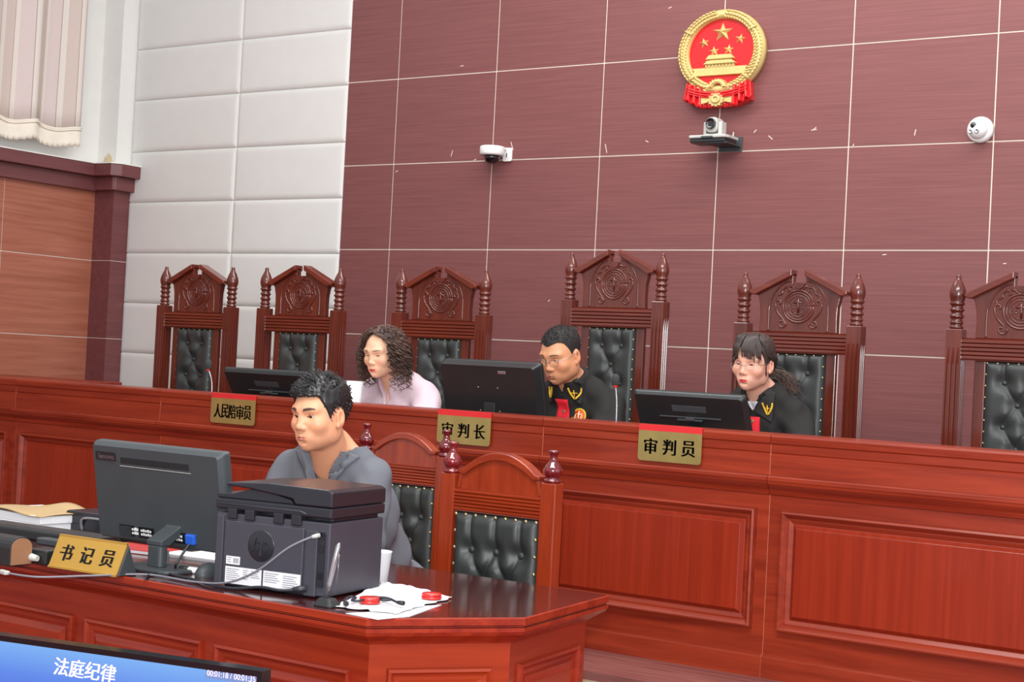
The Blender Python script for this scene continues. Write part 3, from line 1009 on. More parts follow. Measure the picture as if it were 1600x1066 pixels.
    bk = tb.build('backrest', 'leather', t, normals=False)
    first = None
    for x, z_ in btn:
        o = copy_tree(first, bk) if first else MB().ball((0, 0, 0), (0.0105, 0.006, 0.0105), 12, 7).build('button', 'leather', bk)
        first = first or o
        o.location = (x, -hg(x, z_) - 0.001, 0.50 + z_)
    zt2 = 0.50 + hl
    pos = [(-0.117 + 0.039 * i, zt2 - 0.008) for i in range(7)] + [(sx * 0.119, zt2 - 0.008 - 0.046 * i) for sx in (-1, 1) for i in range(1, 15)]
    first = None
    for x, z_ in pos:
        o = copy_tree(first, bk) if first else MB().ball((0, 0, 0), (0.0048, 0.003, 0.0048), 8, 5).build('stud', 'brass', bk)
        first = first or o
        o.location = (x, -0.016, z_)
    # seat, arms, front legs
    MB().prism(rrect(-0.25, 0.25, -0.48, -0.0, 0.04), 'Z', 0.26, 0.32).build('seat_frame', 'chair_x', t, bevel=0.01)
    MB().prism(rrect(-0.23, 0.23, -0.46, -0.03, 0.05), 'Z', 0.32, 0.385).build('seat', 'leather', t, bevel=0.03, seg=4)
    for sx in (-1, 1):
        MB().box(sx * 0.225 - 0.025, sx * 0.225 + 0.025, -0.46, -0.41, 0.0, 0.26).build('leg', 'chair', t, bevel=0.005)
        arm = MB().tube(smooth_path([(sx * 0.245, -0.02, 0.62), (sx * 0.255, -0.2, 0.61), (sx * 0.255, -0.4, 0.60), (sx * 0.255, -0.46, 0.57)], 5), 0.026, 10).build('armrest', 'chair_x', t)
        MB().lathe([(0.02, 0.32), (0.026, 0.36), (0.018, 0.42), (0.024, 0.52), (0.02, 0.60)], (sx * 0.25, -0.42, 0), 14).build('arm_post', 'chair', arm)
    return t


CH = 6.25
chair_lab = ['leftmost carved high-back judge chair, empty, against the cream cladding',
             'empty carved judge chair beside the dark wall edge, second from the left',
             'carved judge chair behind the curly-haired woman in the pale blouse',
             'taller carved judge chair behind the man with glasses',
             'carved judge chair behind the woman in the black robe',
             'empty carved judge chair cut off by the right picture edge']
cx = [(-6.72 - 6.135) / 2 + 0.045, (-5.90 - 5.35) / 2 + 0.02, (-4.925 - 4.41) / 2, (-3.925 - 3.41) / 2, (-2.995 - 2.49) / 2, -1.79]
proto = judge_chair()
tall = judge_chair(0.085)
for i, lab in enumerate(chair_lab):
    o = tall if i == 3 else (proto if i == 0 else copy_tree(proto))
    o.location = (cx[i], CH, DAIS)
    o.rotation_euler = (0, 0, 0)
    if i < 2:
        o.scale = (1.07, 1, 1)
    tag(o, lab, 'chair', "high-back judge chairs behind the bench")


# ------------------------------------------------------------------ gold plates hung over the bench front
def hung_plate(px0, px1, label, words, spread, h, w):
    a, b = P(px0[0], px0[1], BY - 0.012), P(px1[0], px1[1], BY - 0.012)
    wd = b.x - a.x
    t = thing('name_plate', label, 'name plate', ((a.x + b.x) / 2, BY - 0.012, 0), 0, 'gold name plates hung over the bench front')
    zt, zb = 1.1845, 1.05
    mb = MB()
    r = 0.012
    out = [(-wd / 2, zt - 0.022), (wd / 2, zt - 0.022), (wd / 2, zb + r)] + [(wd / 2 - r + r * math.cos(a_), zb + r + r * math.sin(a_)) for a_ in np.linspace(0, -PI / 2, 5)[1:]]
    out += [(-wd / 2 + r + r * math.cos(a_), zb + r + r * math.sin(a_)) for a_ in np.linspace(-PI / 2, -PI, 5)]
    mb.prism(out, 'Y', -0.002, 0.001)
    pl = mb.build('plate', 'plate_gold', t)
    MB().prism([(-0.0022, zt - 0.022), (-0.0022, zt), (0.02, zt), (0.02, zt - 0.003), (0.002, zt - 0.003), (0.002, zt - 0.022)], 'X', -wd / 2, wd / 2).build('strip', 'plate_red', t)
    mb = write(MB(), words, h, 0, 1.105, -0.0026, 0, spread=spread, heavy=0.0024, w=w)
    mb.build('lettering', 'ink', t, normals=False)


hung_plate((331, 617), (400, 620), 'gold plate lettered 人民陪审员 hung on the bench left of the clerk', '人民陪审员', 0.046, 0.062, 0.042)
hung_plate((685, 641), (768, 645), 'gold plate lettered 审判长 hung on the bench in front of the man with glasses', '审判长', 0.08, 0.058, 0.053)
hung_plate((999, 666), (1098, 667), 'gold plate lettered 审判员 hung on the bench in front of the robed woman', '审判员', 0.079, 0.058, 0.053)


# ------------------------------------------------------------------ monitors on the bench
def bench_monitor(label, pl, pr, w, h, thin, D=5.47, tilt=-0.10, kind=0):
    a, b = P(pl[0], pl[1], D), P(pr[0], pr[1], D)
    top = (a.z + b.z) / 2
    t = thing('monitor', label, 'monitor', ((a.x + b.x) / 2, D, WT), 0, 'monitors on the bench')
    zt = top - WT
    R = Matrix.Translation((0, 0, zt)) @ Matrix.Rotation(tilt, 4, 'X') @ Matrix.Translation((0, 0, -h))
    # shell seen from behind: back faces the room
    mb = MB()
    o0 = rrect(-w / 2, w / 2, 0, h, 0.012, 3)
    o1 = [(x * 0.985, z_ * 0.985 + 0.002) for x, z_ in o0]
    o2 = [(x * 0.95, (z_ - h / 2) * 0.93 + h / 2) for x, z_ in o0]
    mb.loft([[(x, 0.018, z_) for x, z_ in o0], [(x, 0.006, z_) for x, z_ in o0], [(x, 0.0, z_) for x, z_ in o1], [(x, -thin, z_) for x, z_ in o2]])
    mb.xform(R)
    sh = mb.build('housing', 'plastic', t)
    MB().box(-w / 2 + 0.012, w / 2 - 0.012, 0.0185, 0.0195, 0.016, h - 0.012).xform(R).build('screen', 'screen_gloss', t)
    if kind == 0:
        mb = MB()
        mb.box(-0.075, 0.075, -thin - 0.001, -thin + 0.01, h * 0.70, h * 0.81)
        mb.xform(R)
        mb.build('badge_plate', 'plastic_matte', sh, bevel=0.002)
        MB().box(-0.135, 0.135, -thin - 0.006, -thin + 0.01, h * 0.605, h * 0.625).box(-0.055, 0.055, -thin - 0.012, -thin + 0.01, h * 0.565, h * 0.59).xform(R).build('hinge_bar', 'plastic_matte', sh, bevel=0.003)
        MB().box(-0.015, 0.022, -thin - 0.014, -thin - 0.004, h * 0.595, h * 0.625).xform(R).build('latch', 'silver', sh)
    else:
        mb = MB()
        for i in range(60):
            x = -w * 0.41 + w * 0.80 * i / 60
            mb.box(x, x + w * 0.0075, -thin * 0.55, -thin * 0.55 + 0.012, h * 0.855, h * 0.915)
        mb.xform(R @ Matrix.Translation((0, -0.012, 0)))
        mb.build('vent', 'plastic_matte', sh)
        MB().box(w * 0.12, w * 0.20, -thin - 0.004, -thin + 0.008, h * 0.86, h * 0.905).xform(R).build('badge_plate', 'silver', sh, bevel=0.002)
        mb = MB()
        for x, z_ in ((-0.05, 0.66), (0.05, 0.66), (-0.05, 0.33), (0.05, 0.33)):
            mb.ball((x, -thin - 0.001, h * z_), (0.004, 0.002, 0.004), 8, 5)
        mb.xform(R)
        mb.build('mount_screw', 'silver', sh)
        mb = write(MB(), 'ThinkVision', 0.011, -0.14, h * 0.10, -thin - 0.002, wide=1.15)
        mb.xform(R)
        mb.build('lettering', 'white_plastic', sh, normals=False)
    st = MB().prism([(x, y + 0.06) for x, y in rrect(-0.12, 0.12, -0.10, 0.11, 0.03)], 'Z', 0.0, 0.012).box(-0.03, 0.03, -0.0, 0.025, 0.012, zt - h * 0.5).build('stand', 'plastic', t, bevel=0.003)
    return t


bench_monitor('low black monitor on the bench at the first name plate, partly behind the clerk', (348, 573), (479, 587), 0.53, 0.265, 0.012, kind=0, tilt=0.56, D=5.40)
bench_monitor('larger black monitor with a vent strip hiding the left side of the man with glasses', (693, 559), (846, 570), 0.50, 0.31, 0.045, kind=1, tilt=0.26, D=5.42)
bench_monitor('low black monitor with an oblong badge in front of the robed woman', (994, 611), (1158, 619), 0.49, 0.255, 0.012, kind=0, tilt=0.46, D=5.40)


def gooseneck(label, foot, head, lean):
    t = thing('gooseneck_microphone', label, 'microphone', (foot.x, foot.y, WT), 0, 'gooseneck microphones on the bench')
    hz = head.z - WT
    dx = head.x - foot.x
    MB().prism(rrect(-0.05, 0.05, -0.06, 0.06, 0.015), 'Z', 0, 0.028).build('base', 'plastic', t, bevel=0.004)
    MB().tube(smooth_path([(0, 0, 0.028), (0, 0, hz * 0.45), (dx * 0.25, 0, hz * 0.7), (dx, lean, hz - 0.02)], 6), 0.0042, 8).build('stem', 'silver', t)
    MB().lathe([(0.010, -0.028), (0.0155, -0.022), (0.0165, 0.0), (0.0145, 0.012), (0.006, 0.02), (0.001, 0.021)], (dx, lean, hz + 0.004), 16).build('head', 'foam', t)
    MB().lathe([(0.009, -0.034), (0.0115, -0.030), (0.0115, -0.024), (0.009, -0.022)], (dx, lean, hz + 0.004), 14).build('ring_light', 'red_plastic', t)


gooseneck('gooseneck microphone with a foam head in front of the leftmost chair', P(331, 615, 5.36), P(327, 570, 5.36), -0.005)
gooseneck('gooseneck microphone with a foam head right of the man with glasses', P(963, 655, 5.36), P(963, 594, 5.36), -0.005)

# sheet of paper the woman reads
a = P(541, 607, 5.52)
t = thing('paper_sheet', 'white paper sheet standing up in front of the woman in the pale blouse', 'paper', (a.x, a.y, WT))
mb = MB().grid(lambda u, v: (-0.05 + 0.055 * u + 0.040 * (1 - v), 0.02 * math.sin(u * 2) - 0.08 * (1 - v) + 0.10 * u, 0.002 + 0.205 * v), 6, 10)
o = mb.build('sheet', 'paper', t)
sol = o.modifiers.new('solid', 'SOLIDIFY'); sol.thickness = 0.0012

# ------------------------------------------------------------------ people: distance fields turned into one continuous skin
def axis(lo, hi, base, zones):
    pts = [lo]
    while pts[-1] < hi:
        x = pts[-1]
        h = base
        for a, b, s in zones:
            if a - 1e-9 <= x < b:
                h = min(h, s)
            elif x < a < x + h:
                h = min(h, max(a - x, s))
        pts.append(x + h)
    return np.array(pts, np.float32)


class Field:
    def __init__(self, ax, ay, az):
        self.ax = (ax, ay, az)
        self.f = np.full((len(ax), len(ay), len(az)), 0.25, np.float32)

    def blk(self, lo, hi):
        sl = []
        for a, l, h in zip(self.ax, lo, hi):
            i = max(0, np.searchsorted(a, l) - 1)
            j = min(len(a), np.searchsorted(a, h) + 1)
            if j <= i:
                return None
            sl.append(slice(i, j))
        return tuple(sl)

    def xyz(self, sl):
        return (self.ax[0][sl[0]][:, None, None], self.ax[1][sl[1]][None, :, None], self.ax[2][sl[2]][None, None, :])

    def op(self, lo, hi, fn, k=0.0, mode='add'):
        sl = self.blk(lo, hi)
        if sl is None:
            return
        X, Y, Zc = self.xyz(sl)
        d = fn(X, Y, Zc)
        f = self.f[sl]
        if mode == 'sub':
            d = -d
            if k:
                h = np.maximum(k - np.abs(f - d), 0) / k
                self.f[sl] = np.maximum(f, d) + h * h * k * 0.25
            else:
                self.f[sl] = np.maximum(f, d)
        else:
            if k:
                h = np.maximum(k - np.abs(f - d), 0) / k
                self.f[sl] = np.minimum(f, d) - h * h * k * 0.25
            else:
                self.f[sl] = np.minimum(f, d)

    def mesh(self):
        f = self.f
        s = f < 0
        nx, ny, nz = f.shape
        cnt = np.zeros((nx - 1, ny - 1, nz - 1), np.int8)
        for a in (0, 1):
            for b in (0, 1):
                for c in (0, 1):
                    cnt += s[a:nx - 1 + a, b:ny - 1 + b, c:nz - 1 + c]
        act = (cnt > 0) & (cnt < 8)
        I, J, K = np.nonzero(act)
        n = len(I)
        ids = np.full(act.shape, -1, np.int64)
        ids[act] = np.arange(n)
        acc = np.zeros((n, 3))
        num = np.zeros(n)
        ax, ay, az = self.ax
        cr = [(a, b, c) for a in (0, 1) for b in (0, 1) for c in (0, 1)]
        val = {q: f[I + q[0], J + q[1], K + q[2]] for q in cr}
        pos = {q: np.stack([ax[I + q[0]], ay[J + q[1]], az[K + q[2]]], 1) for q in cr}
        for q in cr:
            for d in range(3):
                if q[d] == 0:
                    r = list(q); r[d] = 1; r = tuple(r)
                    a, b = val[q], val[r]
                    m_ = (a < 0) != (b < 0)
                    t = np.where(m_, a / np.where(a == b, 1, a - b), 0)
                    acc += np.where(m_[:, None], pos[q] + (pos[r] - pos[q]) * t[:, None], 0)
                    num += m_
        v = acc / num[:, None]
        faces = []
        for d in range(3):
            o = [slice(1, -1)] * 3
            o[d] = slice(0, None)
            sa = s[tuple(slice(0, -1) if i == d else slice(1, -1) for i in range(3))]
            sb = s[tuple(slice(1, None) if i == d else slice(1, -1) for i in range(3))]
            E = np.nonzero(sa != sb)
            flip = sa[E]
            g = [E[i] + (0 if i == d else 1) for i in range(3)]
            u, w = [(1, 2), (2, 0), (0, 1)][d]
            def cell(du, dw):
                h = [q.copy() for q in g]
                h[u] = h[u] - du
                h[w] = h[w] - dw
                return ids[h[0], h[1], h[2]]
            q = np.stack([cell(1, 1), cell(0, 1), cell(0, 0), cell(1, 0)], 1)
            q = np.where(flip[:, None], q, q[:, ::-1])
            faces.append(q)
        F = np.concatenate(faces)
        F = F[(F >= 0).all(1)]
        return v, F


def skin_object(name, v, F, mat, parent, tone, smooth_it=0):
    if smooth_it:
        for _ in range(smooth_it):
            acc = np.zeros_like(v); num = np.zeros(len(v))
            for a, b in ((0, 1), (1, 2), (2, 3), (3, 0)):
                np.add.at(acc, F[:, a], v[F[:, b]]); np.add.at(num, F[:, a], 1)
                np.add.at(acc, F[:, b], v[F[:, a]]); np.add.at(num, F[:, b], 1)
            v = v * 0.5 + 0.5 * acc / np.maximum(num, 1)[:, None]
    me = bpy.data.meshes.new(name)
    me.vertices.add(len(v))
    me.vertices.foreach_set('co', v.astype(np.float32).ravel())
    me.loops.add(len(F) * 4)
    me.loops.foreach_set('vertex_index', F.astype(np.int32).ravel())
    me.polygons.add(len(F))
    me.polygons.foreach_set('loop_start', np.arange(0, len(F) * 4, 4, dtype=np.int32))
    me.polygons.foreach_set('use_smooth', np.ones(len(F), bool))
    me.materials.append(M[mat] if isinstance(mat, str) else mat)
    me.update(calc_edges=True)
    if tone is not None:
        at = me.color_attributes.new('tone', 'FLOAT_COLOR', 'POINT')
        c = np.ones((len(v), 4), np.float32)
        c[:, :3] = tone
        at.data.foreach_set('color', c.ravel())
    o = bpy.data.objects.new(name, me)
    col.objects.link(o)
    o.parent = parent
    return o


def ell(c, r):
    def fn(X, Y, Zc):
        px, py, pz = (X - c[0]) / r[0], (Y - c[1]) / r[1], (Zc - c[2]) / r[2]
        k0 = np.sqrt(px * px + py * py + pz * pz)
        qx, qy, qz = px / r[0], py / r[1], pz / r[2]
        k1 = np.sqrt(qx * qx + qy * qy + qz * qz) + 1e-6
        return k0 * (k0 - 1) / k1
    return fn, [c[i] - r[i] for i in range(3)], [c[i] + r[i] for i in range(3)]


def cone(a, b, ra, rb, sx=1.0):
    """tapered capsule"""
    a = np.array(a, float); b = np.array(b, float)
    ba = b - a
    L = max(ba @ ba, 1e-9)
    def fn(X, Y, Zc):
        px, py, pz = X - a[0], Y - a[1], Zc - a[2]
        t = np.clip((px * ba[0] + py * ba[1] + pz * ba[2]) / L, 0, 1)
        dx, dy, dz = px - t * ba[0], py - t * ba[1], pz - t * ba[2]
        return np.sqrt(dx * dx + dy * dy + dz * dz) - (ra + (rb - ra) * t)
    R = max(ra, rb)
    return fn, list(np.minimum(a, b) - R), list(np.maximum(a, b) + R)


def rot3(pitch, yaw, roll):
    """head turn: pitch nods down, yaw turns to the person's left, roll tips towards their right shoulder"""
    return np.array(Matrix.Rotation(yaw, 3, 'Z') @ Matrix.Rotation(roll, 3, 'Y') @ Matrix.Rotation(-pitch, 3, 'X'))


class Head:
    def __init__(self, c, R, s, fem, lids=0.5, jaw=1.0, gaze=(0, -0.2)):
        self.c, self.R, self.s, self.fem, self.lids, self.jaw, self.gaze = np.array(c, float), R, s, fem, lids, jaw, gaze

    def w(self, p):
        return self.c + self.R @ (np.array(p, float) * self.s)

    def local(self, X, Y, Zc):
        dx, dy, dz = X - self.c[0], Y - self.c[1], Zc - self.c[2]
        R = self.R
        return [(R[0, i] * dx + R[1, i] * dy + R[2, i] * dz) / self.s for i in range(3)]

    def add(self, F, prim, k, mode='add'):
        fn, lo, hi = prim
        m_ = 0.012 + k
        cs = np.array([self.w((x, y, z)) for x in (lo[0] - m_, hi[0] + m_) for y in (lo[1] - m_, hi[1] + m_) for z in (lo[2] - m_, hi[2] + m_)])
        def g(X, Y, Zc):
            return fn(*self.local(X, Y, Zc)) * self.s
        F.op(cs.min(0), cs.max(0), g, k * self.s, mode)

    def skull(self, F):
        fe = self.fem
        self.add(F, ell((0, -0.016, 0.036), (0.0755, 0.094, 0.077)), 0.02)
        self.add(F, ell((0, 0.022, 0.0), (0.067, 0.071, 0.075)), 0.03)
        self.add(F, ell((0, 0.024, -0.045), (0.057 if fe else 0.063 * self.jaw, 0.064, 0.062)), 0.03)
        self.add(F, ell((0, 0.042, -0.080), (0.036 if fe else 0.044 * self.jaw, 0.042, 0.030)), 0.03)

    def build(self, F):
        fe = self.fem
        self.skull(F)
        for s in (-1, 1):
            self.add(F, ell((s * 0.050 * (1 if fe else self.jaw), 0.0, -0.062), (0.014, 0.026, 0.026)), 0.03)
            self.add(F, ell((s * 0.044, 0.060, -0.030), (0.021, 0.020, 0.019)), 0.025)
            self.add(F, cone((s * 0.014, 0.0835, 0.020), (s * 0.047, 0.070, 0.021), 0.0085 if fe else 0.010, 0.009), 0.018)
            self.add(F, ell((s * 0.0315, 0.096, -0.001), (0.0165, 0.016, 0.0115)), 0.014, 'sub')
            self.add(F, ell((s * 0.032, 0.0655, -0.001), (0.0165, 0.0155, 0.0142)), 0.006)
        self.add(F, ell((0, 0.070, -0.098), (0.017, 0.016, 0.014)), 0.022)
        nz = 0.90 if fe else 1.0
        self.add(F, cone((0, 0.083, 0.012), (0, 0.0985 * (0.985 if fe else 1), -0.030), 0.0065, 0.0095 * nz), 0.012)
        self.add(F, ell((0, 0.1010 * (0.985 if fe else 1), -0.0345), (0.0115 * nz, 0.0105, 0.0095)), 0.008)
        for s in (-1, 1):
            self.add(F, ell((s * 0.0135 * nz, 0.0925, -0.0385), (0.0085 * nz, 0.010, 0.0075)), 0.006)
            self.add(F, ell((s * 0.0065, 0.0985, -0.0475), (0.0035, 0.006, 0.0035)), 0.002, 'sub')
        # mouth
        self.add(F, ell((0, 0.0785, -0.068), (0.028, 0.0145, 0.017)), 0.022)
        for s in (-1, 1):
            self.add(F, cone((0, 0.0935, -0.0640), (s * 0.019, 0.0845, -0.0685), 0.0050, 0.0028), 0.005)
            self.add(F, cone((0, 0.0925, -0.0745), (s * 0.017, 0.0850, -0.0705), 0.0058, 0.003), 0.005)
            self.add(F, cone((0, 0.0995, -0.0692), (s * 0.023, 0.0890, -0.0700), 0.0018, 0.0014), 0.002, 'sub')
        self.add(F, ell((0, 0.0925, -0.0845), (0.014, 0.006, 0.004)), 0.010, 'sub')
        # lids: almond openings
        hu, hl = 0.0052 * self.lids, 0.0040 * (0.45 + 0.55 * self.lids)
        for s in (-1, 1):
            ex, ez, ey = s * 0.032, -0.001, 0.0655
            def op(X, Y, Zc, ex=ex, ez=ez, ey=ey, s=s):
                u = (X - ex) / 0.0135
                q = np.maximum(1 - u * u, -1.0)
                w_ = Zc - ez - 0.0012 * u * s + 0.0012
                return np.maximum(np.maximum(w_ - hu * q, -hl * q - w_), np.maximum(ey + 0.001 - Y, Y - ey - 0.026))
            self.add(F, (op, [ex - 0.016, ey, ez - 0.01], [ex + 0.016, ey + 0.02, ez + 0.01]), 0.001, 'sub')
            # crease above the lid
            for q in range(6):
                u0, u1 = -0.9 + 0.3 * q, -0.6 + 0.3 * q
                zz = lambda u: ez + 0.0085 * (1 - 0.55 * u * u) - 0.001
                yy = lambda u: ey + 0.0165 - 0.005 * u * u - 0.001 * s * u
                self.add(F, cone((ex + u0 * 0.0135, yy(u0), zz(u0)), (ex + u1 * 0.0135, yy(u1), zz(u1)), 0.0009, 0.0009), 0.0025, 'sub')
            # ear
            self.add(F, ell((s * 0.0785, -0.012, -0.012), (0.0095, 0.018, 0.031)), 0.008)
            self.add(F, ell((s * 0.0885, -0.008, -0.008), (0.008, 0.0095, 0.019)), 0.004, 'sub')
            self.add(F, ell((s * 0.079, 0.001, -0.036), (0.006, 0.008, 0.010)), 0.006)

    def eyes(self, parent):
        for s in (-1, 1):
            c = self.w((s * 0.032, 0.0655, -0.001))
            r = 0.0127 * self.s
            gz = self.R @ np.array((self.gaze[0], 1.0, self.gaze[1]))
            gz = gz / np.linalg.norm(gz)
            mb = MB().ball((0, 0, 0), r, 40, 28)
            v = np.array(mb.v)
            ca = (v @ gz) / r
            tone = np.tile(np.array(lin((226, 216, 210))), (len(v), 1))
            tone[ca > math.cos(0.50)] = lin((52, 32, 24))
            tone[ca > math.cos(0.22)] = lin((8, 8, 8))
            mb.v = [tuple(p) for p in v + c]
            o = mb.build('eye', 'eye', parent, normals=False)
            at = o.data.color_attributes.new('tone', 'FLOAT_COLOR', 'POINT')
            at.data.foreach_set('color', np.concatenate([tone, np.ones((len(v), 1))], 1).astype(np.float32).ravel())

    def tone(self, v, skin, lips, brow, browc, blush=0.25, stubble=0.0):
        X, Y, Zl = self.local(v[:, 0], v[:, 1], v[:, 2])
        base = np.tile(np.array(lin(skin)), (len(v), 1))
        def mixto(mask, c):
            nonlocal base
            base = base * (1 - mask[:, None]) + np.array(c) * mask[:, None]
        ss = lambda e0, e1, x: np.clip((x - e0) / (e1 - e0), 0, 1)
        near = (np.abs(X) < 0.11) & (np.abs(Y) < 0.14) & (np.abs(Zl) < 0.15)
        front = near * ss(0.03, 0.05, Y)
        red = np.array(lin(skin)) * np.array((1.02, 0.72, 0.68))
        for s in (-1, 1):
            g = np.exp(-(((X - s * 0.042) / 0.022) ** 2 + ((Zl + 0.032) / 0.018) ** 2))
            mixto(g * blush * front, red)
            g = near * np.exp(-(((X - s * 0.082) / 0.012) ** 2 + ((Zl + 0.012) / 0.03) ** 2 + ((Y + 0.01) / 0.03) ** 2))
            mixto(g * 0.45, red)
        g = np.exp(-((X / 0.014) ** 2 + ((Zl + 0.036) / 0.014) ** 2)) * ss(0.08, 0.095, Y)
        mixto(g * blush * 0.9 * near, red)
        if stubble:
            g = front * ss(-0.045, -0.06, Zl) * (1 - np.exp(-((X / 0.03) ** 2 + ((Zl + 0.069) / 0.008) ** 2)))
            g2 = near * np.exp(-((X / 0.024) ** 2 + ((Zl + 0.056) / 0.006) ** 2)) * ss(0.07, 0.08, Y)
            mixto(np.clip(g * stubble * 0.35 + g2 * stubble * 0.6, 0, 1), np.array(lin(skin)) * np.array((0.62, 0.64, 0.68)))
        # lips
        up = 0.0052 * (1 - (np.abs(X) / 0.0225) ** 1.5) - 0.0012 * np.exp(-(X / 0.004) ** 2)
        dn = 0.0078 * (1 - (np.abs(X) / 0.021) ** 2)
        zc = Zl + 0.0695
        lip = front * ss(0.075, 0.082, Y) * np.clip(np.minimum(up - zc, zc + dn) / 0.0016 + 0.5, 0, 1) * (np.abs(X) < 0.023)
        mixto(lip, lin(lips))
        # brows
        for s in (-1, 1):
            u = (X * s - 0.034) / 0.020
            arch = 0.0215 + 0.0025 * (1 - u * u) + brow[1] * u
            th = brow[0] * np.where(u < 0, 1, 1 - 0.62 * np.clip(u, 0, 1))
            g = np.clip((th - np.abs(Zl - arch)) / 0.0014 + 0.4, 0, 1) * ss(-1.12, -0.85, u) * ss(1.15, 0.9, u) * front
            mixto(g * brow[2], lin(browc))
            # lash line
            uu = (X - s * 0.032) / 0.0135
            lz = -0.0022 + 0.0052 * self.lids * np.maximum(1 - uu * uu, 0) + 0.0012 * uu * s
            g = np.clip(1.3 - np.abs(Zl - lz - 0.0006) / 0.0011, 0, 1) * (np.abs(uu) < 1.02) * front
            mixto(g * 0.8, lin((40, 26, 22)))
        return base

    def hair_base(self, parent, name, mat, thick, keep, vox=0.0024, wav=0.0):
        lo = self.c - 0.17 * self.s
        hi = self.c + 0.17 * self.s
        ax = [np.arange(lo[i], hi[i], vox, dtype=np.float32) for i in range(3)]
        F = Field(*ax)
        self.skull(F)
        X, Y, Zl = self.local(*F.xyz((slice(None),) * 3))
        t = thick(X, Y, Zl) * self.s
        if wav:
            t = t + wav * (np.sin(X * 210 + 3 * np.sin(Zl * 60)) * np.sin(Y * 90 + Zl * 40) + 0.6 * np.sin(X * 340 + Y * 150))
        F.f = np.maximum(F.f - t, -keep(X, Y, Zl) * self.s)
        v, fc = F.mesh()
        o = skin_object(name, v, fc, mat, parent, None)
        return o, v, fc

    def inv(self, v):
        return np.stack(self.local(v[:, 0], v[:, 1], v[:, 2]), 1)


def body_prims(q):
    """torso, arms and legs from joint positions (person looks along +y)"""
    S = {}
    hip, sh, shw, nb = np.array(q['hip']), np.array(q['sh']), q['shw'], np.array(q['neck'])
    b = q.get('bulk', 1.0)
    cst = hip + (sh - hip) * 0.66
    wst = hip + (sh - hip) * 0.32
    T = [ell(hip + (0, 0, 0.02), (0.165 * b, 0.125 * b, 0.12)), ell(wst + (0, 0.01, 0), (0.145 * b, 0.112 * b, 0.15)), ell(cst + (0, 0.0, 0.0), (0.165 * b, 0.115 * b, 0.165)),
         ell(sh + (0, -0.01, -0.06), (shw * 0.92, 0.095 * b, 0.095))]
    for s in (-1, 1):
        T.append(cone(nb + (s * 0.01, -0.02, 0.035), sh + (s * shw * 0.86, 0, 0.008), 0.042, 0.044))
        if q.get('bust'):
            T.append(ell(cst + (s * 0.068, 0.085, -0.0), (0.062, 0.06, 0.064)))
    S['torso'] = T
    A = []
    for s, el, wr in ((1, q['elR'], q['wrR']), (-1, q['elL'], q['wrL'])):
        so = sh + np.array((s * shw, 0, -0.012))
        A.append((cone(so, el, 0.052 * b, 0.041), cone(el, wr, 0.041, 0.027), so, np.array(el), np.array(wr)))
    S['arms'] = A
    L = []
    for s in (-1, 1):
        kn = hip + np.array((s * 0.10, 0.42, 0.02)); an = kn + np.array((0, 0.02, -(kn[2] - 0.09)))
        L.append((cone(hip + (s * 0.085, 0.02, -0.02), kn, 0.085, 0.058), cone(kn, an, 0.054, 0.036), an))
    S['legs'] = L
    return S


def hand(F, wr, el, s):
    """flat relaxed hand on the table: palm, four fingers, thumb from the side of the palm"""
    d = np.array(wr) - np.array(el)
    d[2] *= 0.2
    d = d / np.linalg.norm(d)
    sd = np.array((d[1], -d[0], 0.0)) * 1.0      # to the person's right of the hand
    up = np.array((0, 0, 1.0))
    wr = np.array(wr)
    pk = wr + d * 0.085 - up * 0.006
    def ad(a, b, ra, rb, k):
        fn, lo, hi = cone(a, b, ra, rb)
        F.op([v - 0.02 for v in lo], [v + 0.02 for v in hi], fn, k)
    for o in (-0.026, -0.009, 0.009, 0.026):
        ad(wr + sd * o * 0.6 + d * 0.01, pk + sd * o, 0.016, 0.0125, 0.014)
    for o, ln in ((-0.030, 0.060), (-0.010, 0.072), (0.010, 0.078), (0.030, 0.070)):
        o2 = o * (s if s > 0 else -1) * -1.0
        k0 = pk + sd * o2
        k1 = k0 + d * ln * 0.45 + up * 0.010 + sd * o2 * 0.12
        k2 = k0 + d * ln * 0.78 - up * 0.004 + sd * o2 * 0.18
        k3 = k0 + d * ln * 0.98 - up * 0.016 + sd * o2 * 0.18
        ad(k0, k1, 0.0098, 0.0086, 0.006); ad(k1, k2, 0.0086, 0.008, 0.003); ad(k2, k3, 0.008, 0.0068, 0.003)
    inn = -sd * s                                # thumb on the inner side
    t0 = wr + d * 0.028 + inn * 0.026
    t1 = wr + d * 0.062 + inn * 0.052 - up * 0.006
    t2 = wr + d * 0.092 + inn * 0.060 - up * 0.012
    ad(t0, t1, 0.0135, 0.0105, 0.010); ad(t1, t2, 0.0102, 0.008, 0.004)


def smaxn(a, b):
    return np.maximum(a, b)


